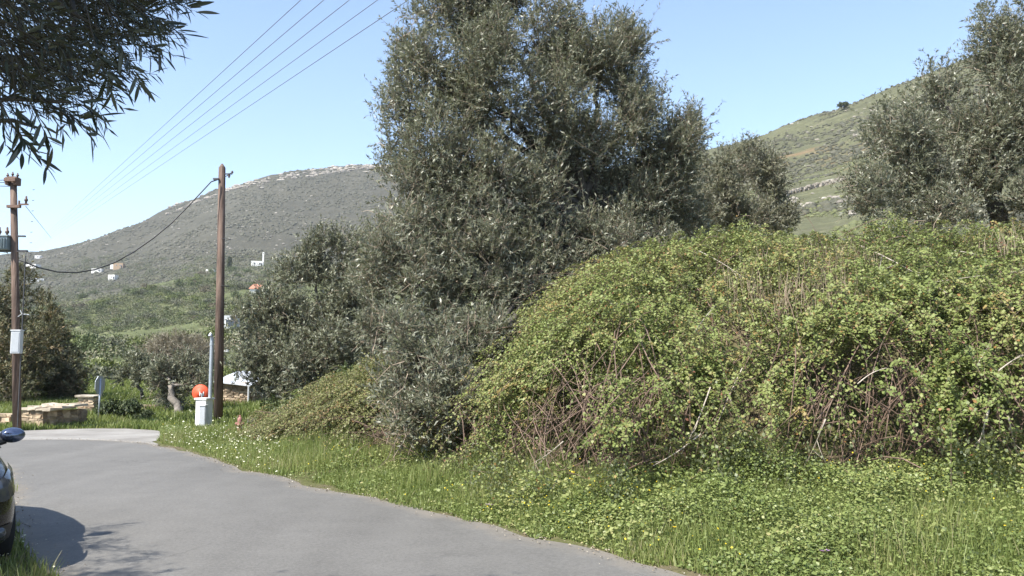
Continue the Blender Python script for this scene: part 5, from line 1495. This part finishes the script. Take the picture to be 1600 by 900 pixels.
        G = [[np.array(cabr(i)[3]) * S * (1 - j / 4) + np.array(cabr(i)[5]) * S * (j / 4) for j in range(5)] for i in (3, 4, 5)]; patch("side_window", G, 'car_glass', root, .012)
        # mirror
        my = sgn * .95
        b_ = MB(); b_.ellip((.78, my, 1.00), (.08, .105, .068), 16, 10); mo = loc(b_, "wing_mirror", M['mirror_sky_tint'], root, smooth=True)
        b_ = MB(); b_.ellip((.705, my, 1.0), (.02, .09, .054), 14, 8); loc(b_, "mirror_glass", M['mirror_glass'], mo, smooth=True)
        b_ = MB(); b_.tube([(.78, sgn * .80, .93), (.78, sgn * .90, .955)], [.035, .03], 8); loc(b_, "mirror_arm", M['black_plastic'], mo)
        G = [[np.array([x, sgn * (.872 if x < 1 else .866), .52 + .06 * j]) for j in range(2)] for x in (.85, .3, -.3, -.9)]; patch("side_moulding", G, 'black_plastic', root, .006)
        b_ = MB(); b_.box((-.05, sgn * .885, .82), (.2, .03, .03)); loc(b_, "door_handle", M['paint'], root)
    # windscreen, rear window
    G = [[np.array(cabr(i)[j]) * np.array([1, s_, 1]) for s_, j in ((-1, 2), (-1, 1), (1, 0), (1, 1), (1, 2))] for i in (0, 1, 2)]; patch("windscreen", G, 'car_glass', root, .008)
    G = [[np.array(cabr(i)[j]) * np.array([1, s_, 1]) for s_, j in ((-1, 2), (-1, 1), (1, 0), (1, 1), (1, 2))] for i in (5, 6)]; patch("rear_window", G, 'car_glass', root, .008)
    b_ = MB()
    for z_ in (.36, .42, .48): b_.box((2.03, 0, z_), (.03, .86, .03))
    loc(b_, "grille", M['black_plastic'], root)
    b_ = MB(); b_.box((2.02, 0, .58), (.03, .7, .05)); loc(b_, "badge_bar", M['chrome'], root)
    b_ = MB(); b_.box((2.05, 0, .43), (.012, .52, .11)); loc(b_, "number_plate", M['white'], root)
    for x, sgn in ((1.2, 1), (1.2, -1), (-1.25, 1), (-1.25, -1)):
        b_ = MB()
        pr = [(.19, .03), (.25, .02), (.30, .02), (.315, -.02), (.315, -.16), (.29, -.19)]
        v_, f_ = [], []
        for r_, y_ in pr:
            for k in range(24): an = 2 * math.pi * k / 24; v_.append((x + r_ * math.cos(an), sgn * (.845 + y_), .315 + r_ * math.sin(an)))
        for i in range(len(pr) - 1):
            for k in range(24): f_.append((i * 24 + k, i * 24 + (k + 1) % 24, (i + 1) * 24 + (k + 1) % 24, (i + 1) * 24 + k))
        b_.add(v_, f_); wh = loc(b_, "wheel", M['rubber'], root, smooth=True)
        b_ = MB()
        for k in range(5):
            an = 2 * math.pi * k / 5; Mx = Matrix.Rotation(-an, 3, 'Y'); b_.box(Vector((x, sgn * .875, .315)) + Mx @ Vector((.1, 0, 0)), (.2, .02, .05), M=Mx)
        b_.tube([(x, sgn * .85, .315), (x, sgn * .885, .315)], .04, 12); loc(b_, "rim", M['metal'], wh)
    return root
car()
